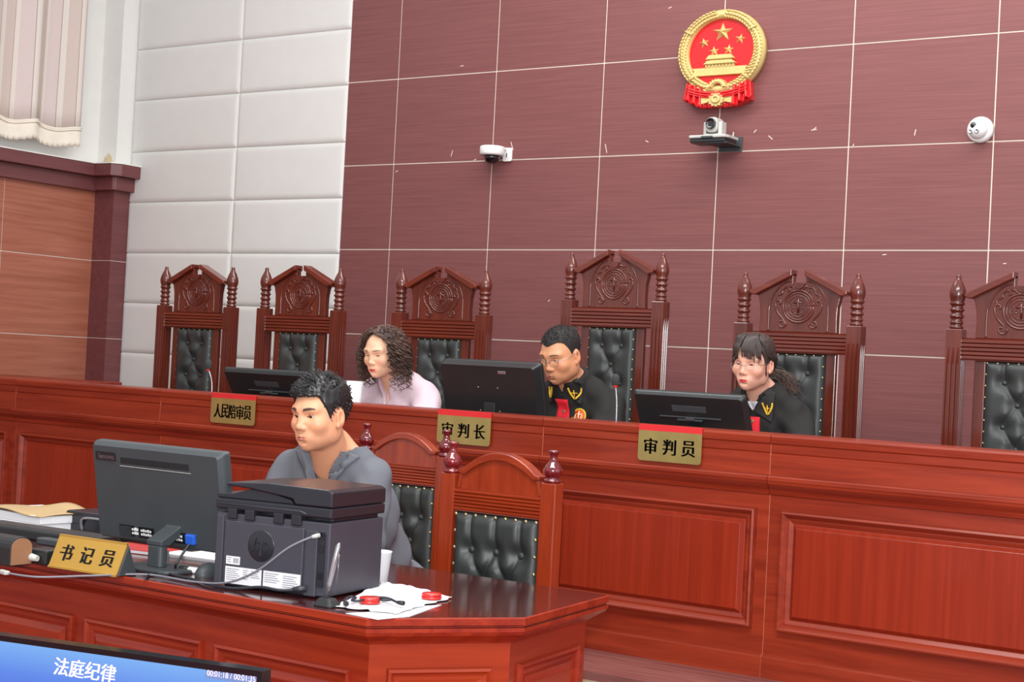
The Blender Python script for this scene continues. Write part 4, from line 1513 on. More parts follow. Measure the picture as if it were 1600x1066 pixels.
def person(loc, label, q, head, skin, lips, brow, browc, cloth, trousers, group=None, stubble=0, blush=0.25):
    root = thing('person', label, 'person', loc, PI, group)
    S = body_prims(q)
    hc = head.c
    wr = [q['wrR'], q['wrL']]
    zx = [(hc[0] - 0.105, hc[0] + 0.105, 0.0016), (-0.22, 0.22, 0.006)]
    ymid = [w_[1] for w_ in wr]
    zy = [(hc[1] - 0.13, hc[1] + 0.13, 0.0016), (min(ymid) - 0.03, max(ymid) + 0.21, 0.006)]
    zz = [(hc[2] - 0.15, hc[2] + 0.14, 0.0016), (min(w_[2] for w_ in wr) - 0.05, max(w_[2] for w_ in wr) + 0.05, 0.006)]
    ax, ay, az = axis(-0.40, 0.40, 0.013, zx), axis(-0.26, 0.98, 0.013, zy), axis(0.0, hc[2] + 0.17, 0.013, zz)
    F = Field(ax, ay, az)
    def ad(pr, k, mode='add', G=None, infl=0.0):
        fn, lo, hi = pr
        m_ = k + 0.03 + infl
        (G or F).op([v - m_ for v in lo], [v + m_ for v in hi], fn if not infl else (lambda X, Y, Zc: fn(X, Y, Zc) - infl), k, mode)
    for pr in S['torso']:
        ad(pr, 0.05)
    for a, b, so, el, w_ in S['arms']:
        ad(a, 0.03); ad(b, 0.02)
    for a, b, an in S['legs']:
        ad(a, 0.04); ad(b, 0.02)
        ad(cone(an, an + np.array((0, 0.14, -0.045)), 0.036, 0.026), 0.02)
    hand(F, q['wrR'], q['elR'], 1)
    hand(F, q['wrL'], q['elL'], -1)
    head.build(F)
    nb = np.array(q['neck'])
    nr = q.get('neck_r', 0.052)
    hb = head.w((0, -0.018, -0.055))
    nk = cone(nb + (0, -0.015, -0.03), hb, nr * 1.08, nr)
    ad(nk, 0.02)
    v, fc = F.mesh()
    tone = head.tone(v, skin, lips, brow, browc, blush, stubble)
    body = skin_object('body', v, fc, 'skin', root, tone)
    head.eyes(root)
    # ---- clothing
    c = cloth
    step = c.get('vox', 0.0055)
    zx = [(-0.12, 0.12, step * 0.8)]
    G = Field(axis(-0.42, 0.42, step, zx), axis(-0.24, 0.85, step, []), axis(hip_z(q) - 0.16, nb[2] + 0.14, step, []))
    infl = c['infl']
    for pr in S['torso']:
        ad(pr, 0.05, 'add', G)
    for a, b, so, el, w_ in S['arms']:
        cut = el + (w_ - el) * c['cuff']
        r1 = c.get('sleeve', 0.0)
        ad(cone(so, el, 0.052 * q.get('bulk', 1) + r1 * 0.3, 0.043 + r1 * 0.7), 0.03, 'add', G)
        ad(cone(el, cut, 0.043 + r1 * 0.7, 0.036 + r1), 0.02, 'add', G)
    ad(cone(nb + (0, -0.015, -0.03), nb + (hb - nb) * 0.45, nr * 1.08, nr), 0.03, 'add', G)
    X, Y, Zc = G.xyz((slice(None),) * 3)
    fold_ = np.sin(34 * X + 21 * Zc + 2.2 * np.sin(17 * Y + 8 * Zc) + c.get('seed', 0)) * np.sin(26 * Zc - 19 * X + 1.6 * np.sin(24 * X + 11 * Y) + 1.3)
    fold2 = np.sin(71 * Zc + 44 * X * np.sign(X) + 3 * np.sin(30 * Y + 12 * X))
    f = G.f - infl - c.get('fold', 0.004) * fold_ - c.get('fold', 0.004) * 0.35 * fold2
    # lapel step beside the neck opening
    zv, sl, y0 = c['vz'], c['vs'], c['vy']
    hw = np.maximum(0.0, Zc - zv) * sl
    xo = np.abs(X - c.get('vx', 0.0))
    dv = (xo - hw) / math.sqrt(1 + sl * sl)
    if c.get('lapel'):
        lw, lt = c['lapel']
        band = np.clip((lw - dv) / 0.008, 0, 1) * np.clip((Y - y0) / 0.02, 0, 1) * np.clip((Zc - zv + 0.02) / 0.01, 0, 1)
        f = f - lt * band
    V = np.maximum(dv, y0 - Y)
    f = np.maximum(f, -V)
    # top of the collar: a plane rising to the nape
    cz, tl = c['top']
    f = np.maximum(f, (Zc - cz - tl * (nb[1] - Y)) * 0.9)
    f = np.maximum(f, (hip_z(q) - 0.1) - Zc)
    G.f = f.astype(np.float32)
    v2, f2 = G.mesh()
    tn = np.tile(np.array(lin(c['rgb'])), (len(v2), 1))
    w_ = 0.04 * np.sin(v2[:, :1] * 900) * np.sin(v2[:, 2:3] * 900)
    cl = skin_object(c['name'], v2, f2, 'cloth', root, tn * (1 + w_), c.get('it', 2))
    # trousers and shoes
    T = Field(axis(-0.32, 0.32, 0.011, []), axis(-0.24, 0.66, 0.011, []), axis(0.05, hip_z(q) + 0.16, 0.011, []))
    ad(S['torso'][0], 0.03, 'add', T, 0.006)
    for a, b, an in S['legs']:
        ad(a, 0.04, 'add', T, 0.012); ad(b, 0.02, 'add', T, 0.016)
    v3, f3 = T.mesh()
    skin_object('trousers', v3, f3, 'cloth', root, np.tile(np.array(lin(trousers)), (len(v3), 1)), 1)
    for a, b, an in S['legs']:
        MB().loft([[(an[0] + x * wd, an[1] + y, z_) for x, y in rrect(-0.045, 0.045, -0.07, 0.2, 0.04)] for wd, z_ in ((1.0, 0.0), (1.02, 0.02), (0.95, 0.05), (0.7, 0.085))], smooth=False).build('shoe', 'rubber', root, bevel=0.006)
    bvh = BVHTree.FromPolygons([tuple(p) for p in v2], [tuple(int(i) for i in p) for p in f2])
    return root, body, cl, bvh, (v, fc)


def hip_z(q):
    return q['hip'][2]


def decal(bvh, fn, nu, nv, off, name, mat, parent, thick=0.002, fromdir=(0, -1, 0), ys=0.42):
    """patch laid on the cloth: fn(u, v) gives x, z as seen from the front"""
    mb = MB()
    d = Vector(fromdir).normalized()
    last = None
    pts = []
    for j in range(nv + 1):
        for i in range(nu + 1):
            x, z = fn(i / nu, j / nv)
            h = bvh.ray_cast(Vector((x, ys, z)), d)
            if h[0] is None:
                p = last if last is not None else Vector((x, 0.2, z))
                p = Vector((x, p.y, z))
            else:
                n_ = h[1] if h[1].dot(d) < 0 else -h[1]
                p = h[0] - d * off
                if last is not None and abs(p.y - last.y) > 0.035:
                    p = Vector((x, last.y - 0.004, z))
            last = p
            pts.append(p)
    mb.v = [tuple(p) for p in pts]
    for j in range(nv):
        for i in range(nu):
            a = j * (nu + 1) + i
            mb.f.append((a, a + 1, a + nu + 2, a + nu + 1)); mb.mi.append(0); mb.sm.append(True)
    o = mb.build(name, mat, parent, normals=False)
    s_ = o.modifiers.new('solid', 'SOLIDIFY')
    s_.thickness = thick
    s_.offset = 0
    return o


def on_cloth(bvh, x, z, off):
    h = bvh.ray_cast(Vector((x, 0.42, z)), Vector((0, -1, 0)))
    return Vector((x, (h[0].y if h[0] is not None else 0.3) + off, z))


def strands(paths, r0, r1, name, mat, parent, seg=5):
    mb = MB()
    for p in paths:
        n = len(p)
        mb.tube(p, [r0 + (r1 - r0) * (i / (n - 1)) ** 1.5 for i in range(n)], seg)
    return mb.build(name, mat, parent, normals=False)


ss_ = lambda e0, e1, x: np.clip((x - e0) / (e1 - e0), 0, 1)
np.random.seed(11)
RNG = np.random.RandomState(5)

# ---------------- clerk in the grey shirt
hd = Head((-0.100, 0.505, 1.198), rot3(0.10, -0.04, 0.03), 0.94, False, lids=1.0, jaw=1.0, gaze=(0.10, -0.22))
q = dict(hip=(0.01, -0.03, 0.56), sh=(-0.005, 0.325, 1.005), shw=0.170, neck=(-0.055, 0.400, 1.065), neck_r=0.055, elR=(0.215, 0.40, 0.815), wrR=(0.10, 0.60, 0.795), elL=(-0.215, 0.40, 0.815), wrL=(-0.09, 0.62, 0.795), bulk=0.97)
cl = dict(name='shirt', infl=0.012, fold=0.0035, cuff=0.35, sleeve=0.012, rgb=(104, 106, 113), vz=0.925, vs=0.57, vx=-0.050, vy=0.31, lapel=(0.046, 0.006), top=(1.122, 0.5), seed=0.6, vox=0.0045, it=8)
croot, cbody, cshirt, cbvh, cmesh = person((-3.280, 4.165, 0), 'man in a grey open-necked shirt sitting at the desk behind the printer', q, hd, (222, 160, 124), (190, 112, 98), (0.0050, 0.0012, 0.92), (30, 22, 20), cl, (48, 50, 58), stubble=0.35, blush=0.35)
M['shirt_grey'] = plain('grey_shirt_cloth', (104, 106, 113), 0.85, bump=0.3, bscale=900)
for s in (-1, 1):
    def lapel(u, v, s=s):
        v = 1 - v
        z_ = 1.086 - (1.086 - 0.918) * v
        hw_ = max(0.0, z_ - 0.925) * 0.57
        return -0.050 + s * (hw_ - 0.013 + u * (0.040 - 0.016 * v)), z_ - 0.018 * u * (1 - v)
    decal(cbvh, lapel, 6, 24, 0.007, 'lapel', 'shirt_grey', croot, 0.006, ys=0.62)
# thick short hair swept up from the brow
def keep(X, Y, Zl):
    ax_ = np.abs(X)
    front_ = 0.066 - 0.012 * ss_(0.03, 0.06, ax_) + 0.0 * Y
    side = -0.012 + 0.078 * ss_(0.030, 0.062, Y) * 1.0
    back = -0.085 + 0.07 * ss_(-0.055, -0.012, Y)
    line = np.where(Y > 0.02, np.maximum(side, np.where(Y > 0.055, front_, side)), np.where(Y > -0.03, np.minimum(back, -0.012) + 0.0, back))
    ear = 0.02 - np.sqrt((Y + 0.010) ** 2 + (Zl + 0.012) ** 2) * 0.55
    return np.minimum(Zl - line, np.where(ax_ > 0.055, -ear + 0.0, 1.0))
def thick(X, Y, Zl):
    return 0.004 + 0.012 * ss_(0.02, 0.10, Zl) + 0.006 * ss_(0.02, 0.07, Y) * ss_(0.05, 0.08, Zl)
ho, hv, hf = hd.hair_base(croot, 'hair', 'hair_black', thick, keep, 0.0026, 0.0008)
loc_ = hd.inv(hv)
paths = []
idx = np.nonzero((loc_[:, 2] > 0.055))[0]
for i in RNG.choice(idx, 900):
    p = loc_[i]
    up = max(0.0, (p[2] - 0.04) / 0.08)
    n_ = p - np.array((0, -0.01, 0.02)); n_ /= np.linalg.norm(n_)
    d = n_ * 0.42 + np.array((0.45 + 0.25 * math.sin(p[1] * 90), 0.35 * math.sin(p[0] * 70 + p[1] * 40), 0.30 * up)) + RNG.randn(3) * 0.14
    d /= np.linalg.norm(d)
    L = (0.010 + 0.012 * up) * (0.6 + 0.7 * RNG.rand())
    cv = n_ * -0.35 + np.array((0, 0.3, -0.15))
    pts = [hd.w(p - n_ * 0.004 + d * L * 1.25 * t + cv * L * t * t * 0.5) for t in (0, 0.33, 0.66, 1.0)]
    paths.append(pts)
idx = np.nonzero((loc_[:, 2] <= 0.055) & (loc_[:, 2] > -0.06))[0]
for i in RNG.choice(idx, 500):
    p = loc_[i]
    n_ = p - np.array((0, -0.01, 0.02)); n_ /= np.linalg.norm(n_)
    d = np.array((0, -0.35, -0.9)) + n_ * 0.35 + RNG.randn(3) * 0.15
    pts = [hd.w(p - n_ * 0.003 + d * 0.014 * t) for t in (0, 0.5, 1.0)]
    paths.append(pts)
strands(paths, 0.0026, 0.0006, 'hair_tufts', 'hair_black', ho)

# ---------------- judges and lay assessor
def robe_extras(root, bvh, q, label_only=False, zt=None, vz=None, vx=0.0):
    """red placket, pointed collar with gold badges, round badge"""
    # collar flaps
    nb = q['neck']
    for s in (-1, 1):
        def flap(u, v, s=s):
            top_in = np.array((vx + s * 0.058, nb[2] + 0.038)); top_out = np.array((vx + s * 0.088, nb[2] + 0.018))
            bot_in = np.array((vx + s * 0.012, vz - 0.004)); bot_out = np.array((vx + s * 0.078, vz - 0.042))
            p = (top_in * (1 - u) + top_out * u) * (1 - v) + (bot_in * (1 - u) + bot_out * u) * v
            return p[0], p[1]
        fl = decal(bvh, flap, 8, 14, 0.009, 'collar_flap', M['cloth_black'], root, 0.006)
        # gold badge on the flap: two ears of grain and a small scale
        mb = MB()
        c0 = flap(0.62, 0.66)
        def oc(x, z, o_=0.0165):
            return tuple(on_cloth(bvh, x, z, o_))
        for t in (-1, 1):
            ptsl = [oc(c0[0] + t * 0.020 * math.sin(a) * (1.0 if t * s > 0 else 0.8), c0[1] - 0.024 + 0.046 * (a / 1.6)) for a in np.linspace(0.05, 1.6, 9)]
            mb.tube(ptsl, [0.0025, 0.0035, 0.0042, 0.0045, 0.0045, 0.0045, 0.004, 0.0035, 0.002], 6)
            for p in ptsl[1:]:
                mb.ball(p, 0.0046, 6, 4)
        mb.tube([oc(c0[0], c0[1] - 0.016), oc(c0[0], c0[1] + 0.012)], 0.0025, 6)
        mb.tube([oc(c0[0] - 0.008, c0[1] + 0.004), oc(c0[0] + 0.008, c0[1] + 0.004)], 0.002, 6)
        mb.ball(oc(c0[0], c0[1] + 0.014), 0.003, 6, 4)
        mb.build('collar_badge', 'gold_thread', fl)
    # placket
    zl = q['hip'][2] + 0.1
    pk = decal(bvh, lambda u, v: (vx + 0.002 + (u - 0.5) * 0.062, vz - 0.022 - (vz - 0.022 - zl) * v), 6, 20, 0.005, 'placket', 'red_cloth', root, 0.003)
    for k in range(3):
        p = on_cloth(bvh, vx + 0.002, vz - 0.075 - 0.11 * k + (0.035 if q.get('bust') else 0), 0.008)
        MB().lathe([(0.0075, -0.002), (0.0075, 0.001), (0.0055, 0.002), (0.004, 0.001), (0.001, 0.001)], tuple(p), 14, mat=Matrix.Rotation(-PI / 2, 3, 'X')).build('button', 'brass', pk)


M['cloth_black'] = plain('black_robe_cloth', (40, 38, 38), 0.85, bump=0.3, bscale=900)


def round_badge(root, bvh, x, z):
    p = on_cloth(bvh, x, z, 0.005)
    RXm = Matrix.Rotation(-PI / 2, 3, 'X')
    tl = Matrix.Translation(p) @ Matrix.Rotation(0.2, 4, 'X')
    bd = MB().lathe([(0.036, -0.003), (0.036, 0.002), (0.034, 0.0035), (0.030, 0.0035), (0.0295, 0.002), (0.001, 0.002)], (0, 0, 0), 32, mat=RXm)
    bd.mi = [0] * len(bd.mi)
    bd.xform(tl)
    o = bd.build('badge', 'gold_thread', root)
    MB().lathe([(0.0285, 0.001), (0.0285, 0.003), (0.001, 0.003)], (0, 0, 0), 28, mat=RXm).xform(tl).build('badge_field', 'badge_orange', o)
    mb = MB()
    mb.tube([(0, 0.004, -0.02), (0, 0.0045, 0.018)], 0.0026, 6)
    mb.ball((0, 0.004, 0.02), 0.004, 8, 5)
    mb.tube([(-0.017, 0.004, 0.008), (0, 0.0045, 0.010), (0.017, 0.004, 0.008)], 0.0022, 6)
    for s in (-1, 1):
        mb.tube([(s * 0.016, 0.004, 0.008), (s * 0.010, 0.004, -0.010), (s * 0.021, 0.004, -0.010), (s * 0.016, 0.004, 0.008)], 0.0011, 5)
        mb.ball((s * 0.0155, 0.004, -0.011), (0.007, 0.002, 0.0035), 8, 5)
    mb.tube([(-0.012, 0.004, -0.02), (0.012, 0.004, -0.02)], 0.002, 6)
    mb.xform(tl)
    mb.build('scales', 'badge_cream', o)


M['badge_orange'] = plain('badge_orange', (214, 74, 24), 0.5)
M['badge_cream'] = plain('badge_cream', (244, 226, 180), 0.5)


def glasses(root, hd, frame, lens_w=0.022, lens_h=0.0145, rim='half', zc=-0.007):
    g = MB()
    L = MB()
    for s in (-1, 1):
        cxl = s * 0.033
        def pt(a, k=1.0):
            c_, s_ = math.cos(a), math.sin(a)
            e = 0.62
            x = lens_w * math.copysign(abs(c_) ** e, c_) * k
            z = lens_h * math.copysign(abs(s_) ** e, s_) * k
            return (cxl + x, 0.1005 - 0.10 * (abs(cxl + x) - 0.012) ** 1.0 * 0.28, zc + z)
        rr = [pt(a) for a in np.linspace(0, 2 * PI, 37)]
        top = [pt(a) for a in np.linspace(-0.1, PI + 0.1, 20)]
        if rim == 'half':
            g.tube([hd.w(p) for p in top], 0.0012, 6)
            g.tube([hd.w(p) for p in rr], 0.0005, 5)
        elif rim == 'none':
            g.tube([hd.w(p) for p in rr], 0.00045, 5)
        L.add([tuple(hd.w(p)) for p in rr[:-1]], [tuple(range(36))])
        ho_ = (s * (0.033 + lens_w), 0.094, zc + 0.006)
        g.tube([hd.w(p) for p in smooth_path([ho_, (s * 0.066, 0.082, zc + 0.008), (s * 0.0775, 0.05, zc + 0.008), (s * 0.0815, 0.0, zc + 0.012), (s * 0.082, -0.02, zc - 0.006)], 4)], 0.0011, 6)
    g.tube([hd.w(p) for p in smooth_path([(-0.012, 0.0995, zc + 0.005), (0, 0.1035, zc + 0.007), (0.012, 0.0995, zc + 0.005)], 4)], 0.0011, 6)
    o = g.build('glasses', frame, root)
    lo = L.build('lens', 'lens_clear', o, normals=False)
    return o


def lens_material():
    mt, nt, b = newmat('clear_lens')
    out = nt.nodes['Material Output']
    tr = nt.nodes.new('ShaderNodeBsdfTransparent')
    gl = nt.nodes.new('ShaderNodeBsdfGlossy')
    gl.inputs['Roughness'].default_value = 0.05
    mx = nt.nodes.new('ShaderNodeMixShader')
    mx.inputs[0].default_value = 0.07
    nt.links.new(tr.outputs[0], mx.inputs[1])
    nt.links.new(gl.outputs[0], mx.inputs[2])
    nt.links.new(mx.outputs[0], out.inputs['Surface'])
    return mt


M['lens_clear'] = lens_material()
SEATY = 6.09

# man judge
hd = Head((-0.015, 0.395, 1.118), rot3(0.36, -0.10, 0.03), 1.0, False, lids=0.30, jaw=1.10, gaze=(0.0, -0.45))
q = dict(hip=(0, 0.0, 0.47), sh=(0.0, 0.235, 0.915), shw=0.170, neck=(-0.01, 0.30, 0.985), neck_r=0.058, elR=(0.235, 0.33, 0.775), wrR=(0.10, 0.56, 0.772), elL=(-0.235, 0.33, 0.775), wrL=(-0.10, 0.56, 0.772), bulk=1.0)
cl = dict(name='robe', infl=0.018, fold=0.0055, cuff=0.9, sleeve=0.014, rgb=(42, 40, 40), vz=0.945, vs=0.42, vx=-0.01, vy=0.27, top=(1.036, 0.5), seed=1.7)
root, bd_, rb_, bvh, _ = person((-3.612, SEATY, DAIS), 'man in a black robe with glasses looking down beside the larger monitor', q, hd, (214, 152, 114), (182, 108, 96), (0.0045, -0.0012, 0.75), (36, 28, 26), cl, (40, 40, 44), 'people seated behind the bench', stubble=0.25, blush=0.3)
robe_extras(root, bvh, q, vz=0.945, vx=-0.01)
round_badge(root, bvh, -0.080, 0.853)
def keep2(X, Y, Zl):
    ax_ = np.abs(X)
    front_ = 0.066 + 0.010 * np.cos(np.clip(ax_ / 0.05, 0, 1) * PI) * 0 - 0.006 * ss_(0.02, 0.0, ax_) + 0.007 * np.exp(-((ax_ - 0.040) / 0.016) ** 2)
    side = -0.008 + 0.074 * ss_(0.012, 0.040, Y)
    line = np.where(Y > 0.012, np.where(Y > 0.045, front_, side), -0.075 + 0.067 * ss_(-0.06, -0.025, Y))
    ear = 0.017 - np.sqrt((Y + 0.010) ** 2 + (Zl + 0.012) ** 2) * 0.55
    return np.minimum(Zl - line, np.where(ax_ > 0.055, -ear, 1.0))
ho, hv, hf = hd.hair_base(root, 'hair', 'hair_short', lambda X, Y, Zl: 0.0016 + 0.0055 * ss_(0.03, 0.10, Zl), keep2, 0.0024, 0.0)
loc_ = hd.inv(hv)
paths = []
for i in RNG.choice(np.nonzero(loc_[:, 2] > 0.0)[0], 2600):
    p = loc_[i]
    n_ = p - np.array((0, -0.01, 0.02)); n_ /= np.linalg.norm(n_)
    d = n_ * 0.6 + np.array((0, 0.3, 0.1)) + RNG.randn(3) * 0.25
    L = 0.003 + 0.006 * max(0, p[2] / 0.1)
    paths.append([hd.w(p - n_ * 0.002 + d * L * t) for t in (0, 0.5, 1.0)])
strands(paths, 0.0009, 0.0004, 'hair_tufts', 'hair_short', ho)
glasses(root, hd, 'silver')

# woman judge
hd = Head((0.0, 0.385, 1.122), rot3(0.12, -0.02, -0.03), 0.93, True, lids=0.62, gaze=(0.0, -0.28))
q = dict(hip=(0, 0.0, 0.47), sh=(0.01, 0.25, 0.918), shw=0.145, neck=(0.01, 0.30, 0.985), neck_r=0.044, elR=(0.205, 0.33, 0.775), wrR=(0.09, 0.56, 0.772), elL=(-0.205, 0.33, 0.775), wrL=(-0.09, 0.56, 0.772), bulk=0.86, bust=True)
cl = dict(name='robe', infl=0.016, fold=0.0055, cuff=0.9, sleeve=0.014, rgb=(42, 40, 40), vz=0.925, vs=0.50, vx=0.01, vy=0.27, top=(1.030, 0.5), seed=4.1)
root, bd_, rb_, bvh, _ = person((-2.69, SEATY, DAIS), 'woman in a black robe with clear glasses, fringe and ponytail', q, hd, (226, 172, 148), (204, 40, 52), (0.0026, -0.0004, 0.55), (70, 50, 44), cl, (40, 40, 44), 'people seated behind the bench', blush=0.55)
robe_extras(root, bvh, q, vz=0.925, vx=0.01)
decal(bvh, lambda u, v: (0.01 + (u - 0.5) * 0.05 * (1.1 - v), 0.965 - 0.035 * v), 6, 4, 0.004, 'undershirt', 'paper', root, 0.004)
def keep3(X, Y, Zl):
    ax_ = np.abs(X)
    front_ = 0.074 + 0 * X
    side = -0.004 + 0.078 * ss_(0.030, 0.058, Y)
    line = np.where(Y > 0.03, np.where(Y > 0.055, front_, side), -0.07 + 0.066 * ss_(-0.05, 0.0, Y))
    ear = 0.016 - np.sqrt((Y + 0.012) ** 2 + (Zl + 0.016) ** 2) * 0.55
    return np.minimum(Zl - line, np.where(ax_ > 0.06, -ear, 1.0))
ho, hv, hf = hd.hair_base(root, 'hair', 'hair_dark', lambda X, Y, Zl: 0.007 + 0.010 * ss_(0.03, 0.10, Zl), keep3, 0.0026, 0.0006)
paths = []
for i in range(430):                       # fringe, parted in thin locks
    x = RNG.uniform(-0.066, 0.066)
    if abs(x - 0.014) < 0.009 and RNG.rand() < 0.9:
        continue
    x0 = x * 0.45 + RNG.randn() * 0.004
    ln = RNG.uniform(0.55, 1.0)
    zend = (0.052 if RNG.rand() < 0.72 else 0.028) - 0.040 * (abs(x) / 0.066) ** 2 + 0.02 * (1 - ln)
    yy = 0.101 - 0.040 * (abs(x) / 0.066) ** 2.2
    pts = smooth_path([(x0, 0.01, 0.127), (x * 0.7, 0.055, 0.118), (x * 0.9, 0.086 - 0.03 * (abs(x) / 0.066) ** 2, 0.090), (x, yy, 0.066), (x * 1.03, yy + 0.001, zend)], 3)
    paths.append([hd.w(p) for p in pts])
for s in (-1, 1):
    for i in range(150):                   # locks swept beside the temples to the nape
        a = RNG.uniform(0.0, 1.0)
        pts = smooth_path([(s * 0.012, 0.02 - 0.06 * a, 0.127 - 0.004 * a), (s * 0.058, 0.045 - 0.075 * a, 0.098), (s * 0.080, 0.030 - 0.075 * a, 0.040), (s * 0.083, -0.010 - 0.05 * a, 0.010 + 0.004 * a), (s * 0.058, -0.075 - 0.01 * a, -0.035), (s * 0.01, -0.105, -0.055)], 3)
        paths.append([hd.w(np.array(p) + RNG.randn(3) * 0.0012) for p in pts])
    for i in range(40):
        zz_ = RNG.uniform(-0.055, -0.02)
        pts = smooth_path([(s * 0.066, 0.045, 0.070), (s * 0.078, 0.038, 0.020), (s * (0.076 + RNG.rand() * 0.004), 0.030 + RNG.rand() * 0.008, zz_)], 4)
        paths.append([hd.w(p) for p in pts])
strands(paths, 0.0017, 0.0006, 'fringe_locks', 'hair_dark', ho)
paths = []
for i in range(150):
    o_ = RNG.randn(3) * 0.008
    e = RNG.randn(3) * 0.020
    pts = smooth_path([np.array((0, -0.095, -0.052)) + o_ * 0.5, np.array((-0.03, -0.135, -0.055)) + o_, np.array((-0.075, -0.150, -0.080)) + o_ + e * 0.4, np.array((-0.125, -0.140, -0.125)) + e], 4)
    paths.append([hd.w(p) for p in pts])
strands(paths, 0.0018, 0.0006, 'ponytail', 'hair_brown', ho)
glasses(root, hd, 'silver', 0.021, 0.0135, 'none', -0.009)

# lay assessor with curly hair
hd = Head((-0.012, 0.385, 1.088), rot3(0.20, 0.02, 0.03), 0.955, True, lids=0.36, gaze=(0.05, -0.42))
q = dict(hip=(0, 0.0, 0.46), sh=(0.0, 0.235, 0.900), shw=0.166, neck=(-0.005, 0.29, 0.962), neck_r=0.046, elR=(0.255, 0.33, 0.775), wrR=(0.09, 0.56, 0.775), elL=(-0.255, 0.33, 0.775), wrL=(-0.09, 0.56, 0.775), bulk=0.95, bust=True)
cl = dict(name='blouse', infl=0.014, fold=0.0045, cuff=0.85, sleeve=0.016, rgb=(206, 184, 192), vz=0.838, vs=0.26, vx=-0.005, vy=0.255, lapel=(0.022, 0.004), top=(1.000, 0.5), seed=2.6)
root, bd_, rb_, bvh, _ = person((-4.605, SEATY, DAIS), 'woman with shoulder-length curly brown hair in a pale pink blouse', q, hd, (232, 184, 152), (206, 52, 62), (0.0030, 0.0002, 0.85), (58, 40, 36), cl, (60, 50, 60), 'people seated behind the bench', blush=0.3)
p = on_cloth(bvh, -0.085, 0.812, 0.006)
mb = MB()
for k in range(5):
    mb.ball((p.x + 0.006 * math.cos(k * 1.257), p.y, p.z + 0.006 * math.sin(k * 1.257)), (0.005, 0.003, 0.005), 8, 5)
mb.ball(tuple(p), (0.004, 0.005, 0.004), 8, 5)
mb.build('brooch', 'red_plastic', root)
def keep4(X, Y, Zl):
    ax_ = np.abs(X)
    line = np.where(Y > 0.035, 0.108 - 0.07 * ss_(0.040, 0.066, ax_) ** 1.5, -0.075 + 0.02 * ss_(-0.02, 0.045, Y))
    return np.minimum(Zl - line, np.where(Zl < 0.05, ss_(0.0, 1.0, (0.055 - Y) / 0.02) * 0.04 - 0.02, 1.0))
ho, hv, hf = hd.hair_base(root, 'hair', 'hair_brown', lambda X, Y, Zl: 0.008 + 0.014 * ss_(0.06, 0.11, Zl) + 0.008 * ss_(0.04, 0.07, np.abs(X)) * ss_(0.06, 0.02, Y) - 0.012 * ss_(0.0, 0.06, Y), keep4, 0.003, 0.0014)
paths = []
n = 0
while n < 380:
    a = RNG.uniform(-PI, PI)                       # around the head, 0 = face
    if abs(a) < 0.86:
        continue
    n += 1
    rad = RNG.uniform(0.45, 1.0)
    z0 = RNG.uniform(0.02, 0.105)
    zend = RNG.uniform(-0.19, -0.02) if RNG.rand() < 0.75 else RNG.uniform(-0.06, 0.03)
    fr = abs(a) < 1.25
    pts = []
    turns = RNG.uniform(1.0, 1.6) * (z0 - zend) / 0.042
    m_ = max(14, int(turns * 9))
    ph = RNG.uniform(0, 6.28)
    hr = RNG.uniform(0.006, 0.015)
    for k in range(m_ + 1):
        t = k / m_
        z_ = z0 + (zend - z0) * t
        env = 0.098 + 0.042 * math.sin(min(1.0, max(0, (0.115 - z_) / 0.16)) * PI / 2) - 0.10 * max(0, -0.10 - z_)
        shell = 0.082 * (1 - rad) + env * rad
        if z_ > 0.03:
            shell = min(shell, 0.088 + 0.035 * (0.12 - z_) / 0.09)
        x = math.sin(a) * shell
        y = math.cos(a) * shell * 0.95 - 0.012
        if y > 0.035 and abs(x) < 0.078 and z_ < 0.05:
            x = math.copysign(0.078 + 0.01 * rad, x)
        if y > 0.06:
            y = 0.06
        w_ = hr * min(1, t * 4 + 0.2)
        pts.append(hd.w((x + w_ * math.cos(ph + turns * 2 * PI * t), y + w_ * math.sin(ph + turns * 2 * PI * t), z_ + 0.004 * math.sin(ph + turns * 2 * PI * t))))
    paths.append(pts)
for i in range(170):                               # waves swept from the parting round the brow
    s = RNG.choice((-1, 1)); e = RNG.rand()
    ph = RNG.uniform(0, 6)
    base_ = smooth_path([(0.012, 0.052 - 0.10 * e, 0.110 + 0.010 * e), (0.012 + s * 0.032, 0.062 - 0.08 * e, 0.098 + 0.006 * e), (s * 0.064, 0.058 - 0.06 * e, 0.072), (s * 0.082, 0.042 - 0.05 * e, 0.045), (s * 0.090, 0.030 - 0.06 * e, -0.005), (s * 0.097, 0.022 - 0.05 * e, -0.06)], 5)
    paths.append([hd.w(np.array(p) + (0.003 + 0.005 * k / 25) * np.array((math.sin(ph + k * 0.9) * s * 0.6 + s * 0.004 * e, math.cos(ph + k * 0.9), 0.4 * math.sin(ph + k * 0.9))) + np.array((s, 0.2, 0.5)) * 0.006 * RNG.rand()) for k, p in enumerate(base_)])
for i in range(120):                               # loose curls lifting off the crown and parting
    a = RNG.uniform(-PI, PI); b = RNG.uniform(0.15, 1.2)
    base = np.array((math.sin(a) * math.sin(b) * 0.098, math.cos(a) * math.sin(b) * 0.105 - 0.012, 0.035 + math.cos(b) * 0.098))
    if base[1] > 0.02:
        continue
    d = np.array((math.sin(a), math.cos(a) * 0.6, -0.25)); ph = RNG.uniform(0, 6)
    pts = [hd.w(base + d * 0.045 * t + 0.006 * np.array((math.cos(ph + 9 * t), math.sin(ph + 9 * t), math.sin(ph + 5 * t)))) for t in np.linspace(0, 1, 12)]
    paths.append(pts)
strands(paths, 0.0026, 0.0012, 'curls', 'hair_brown', ho, 5)

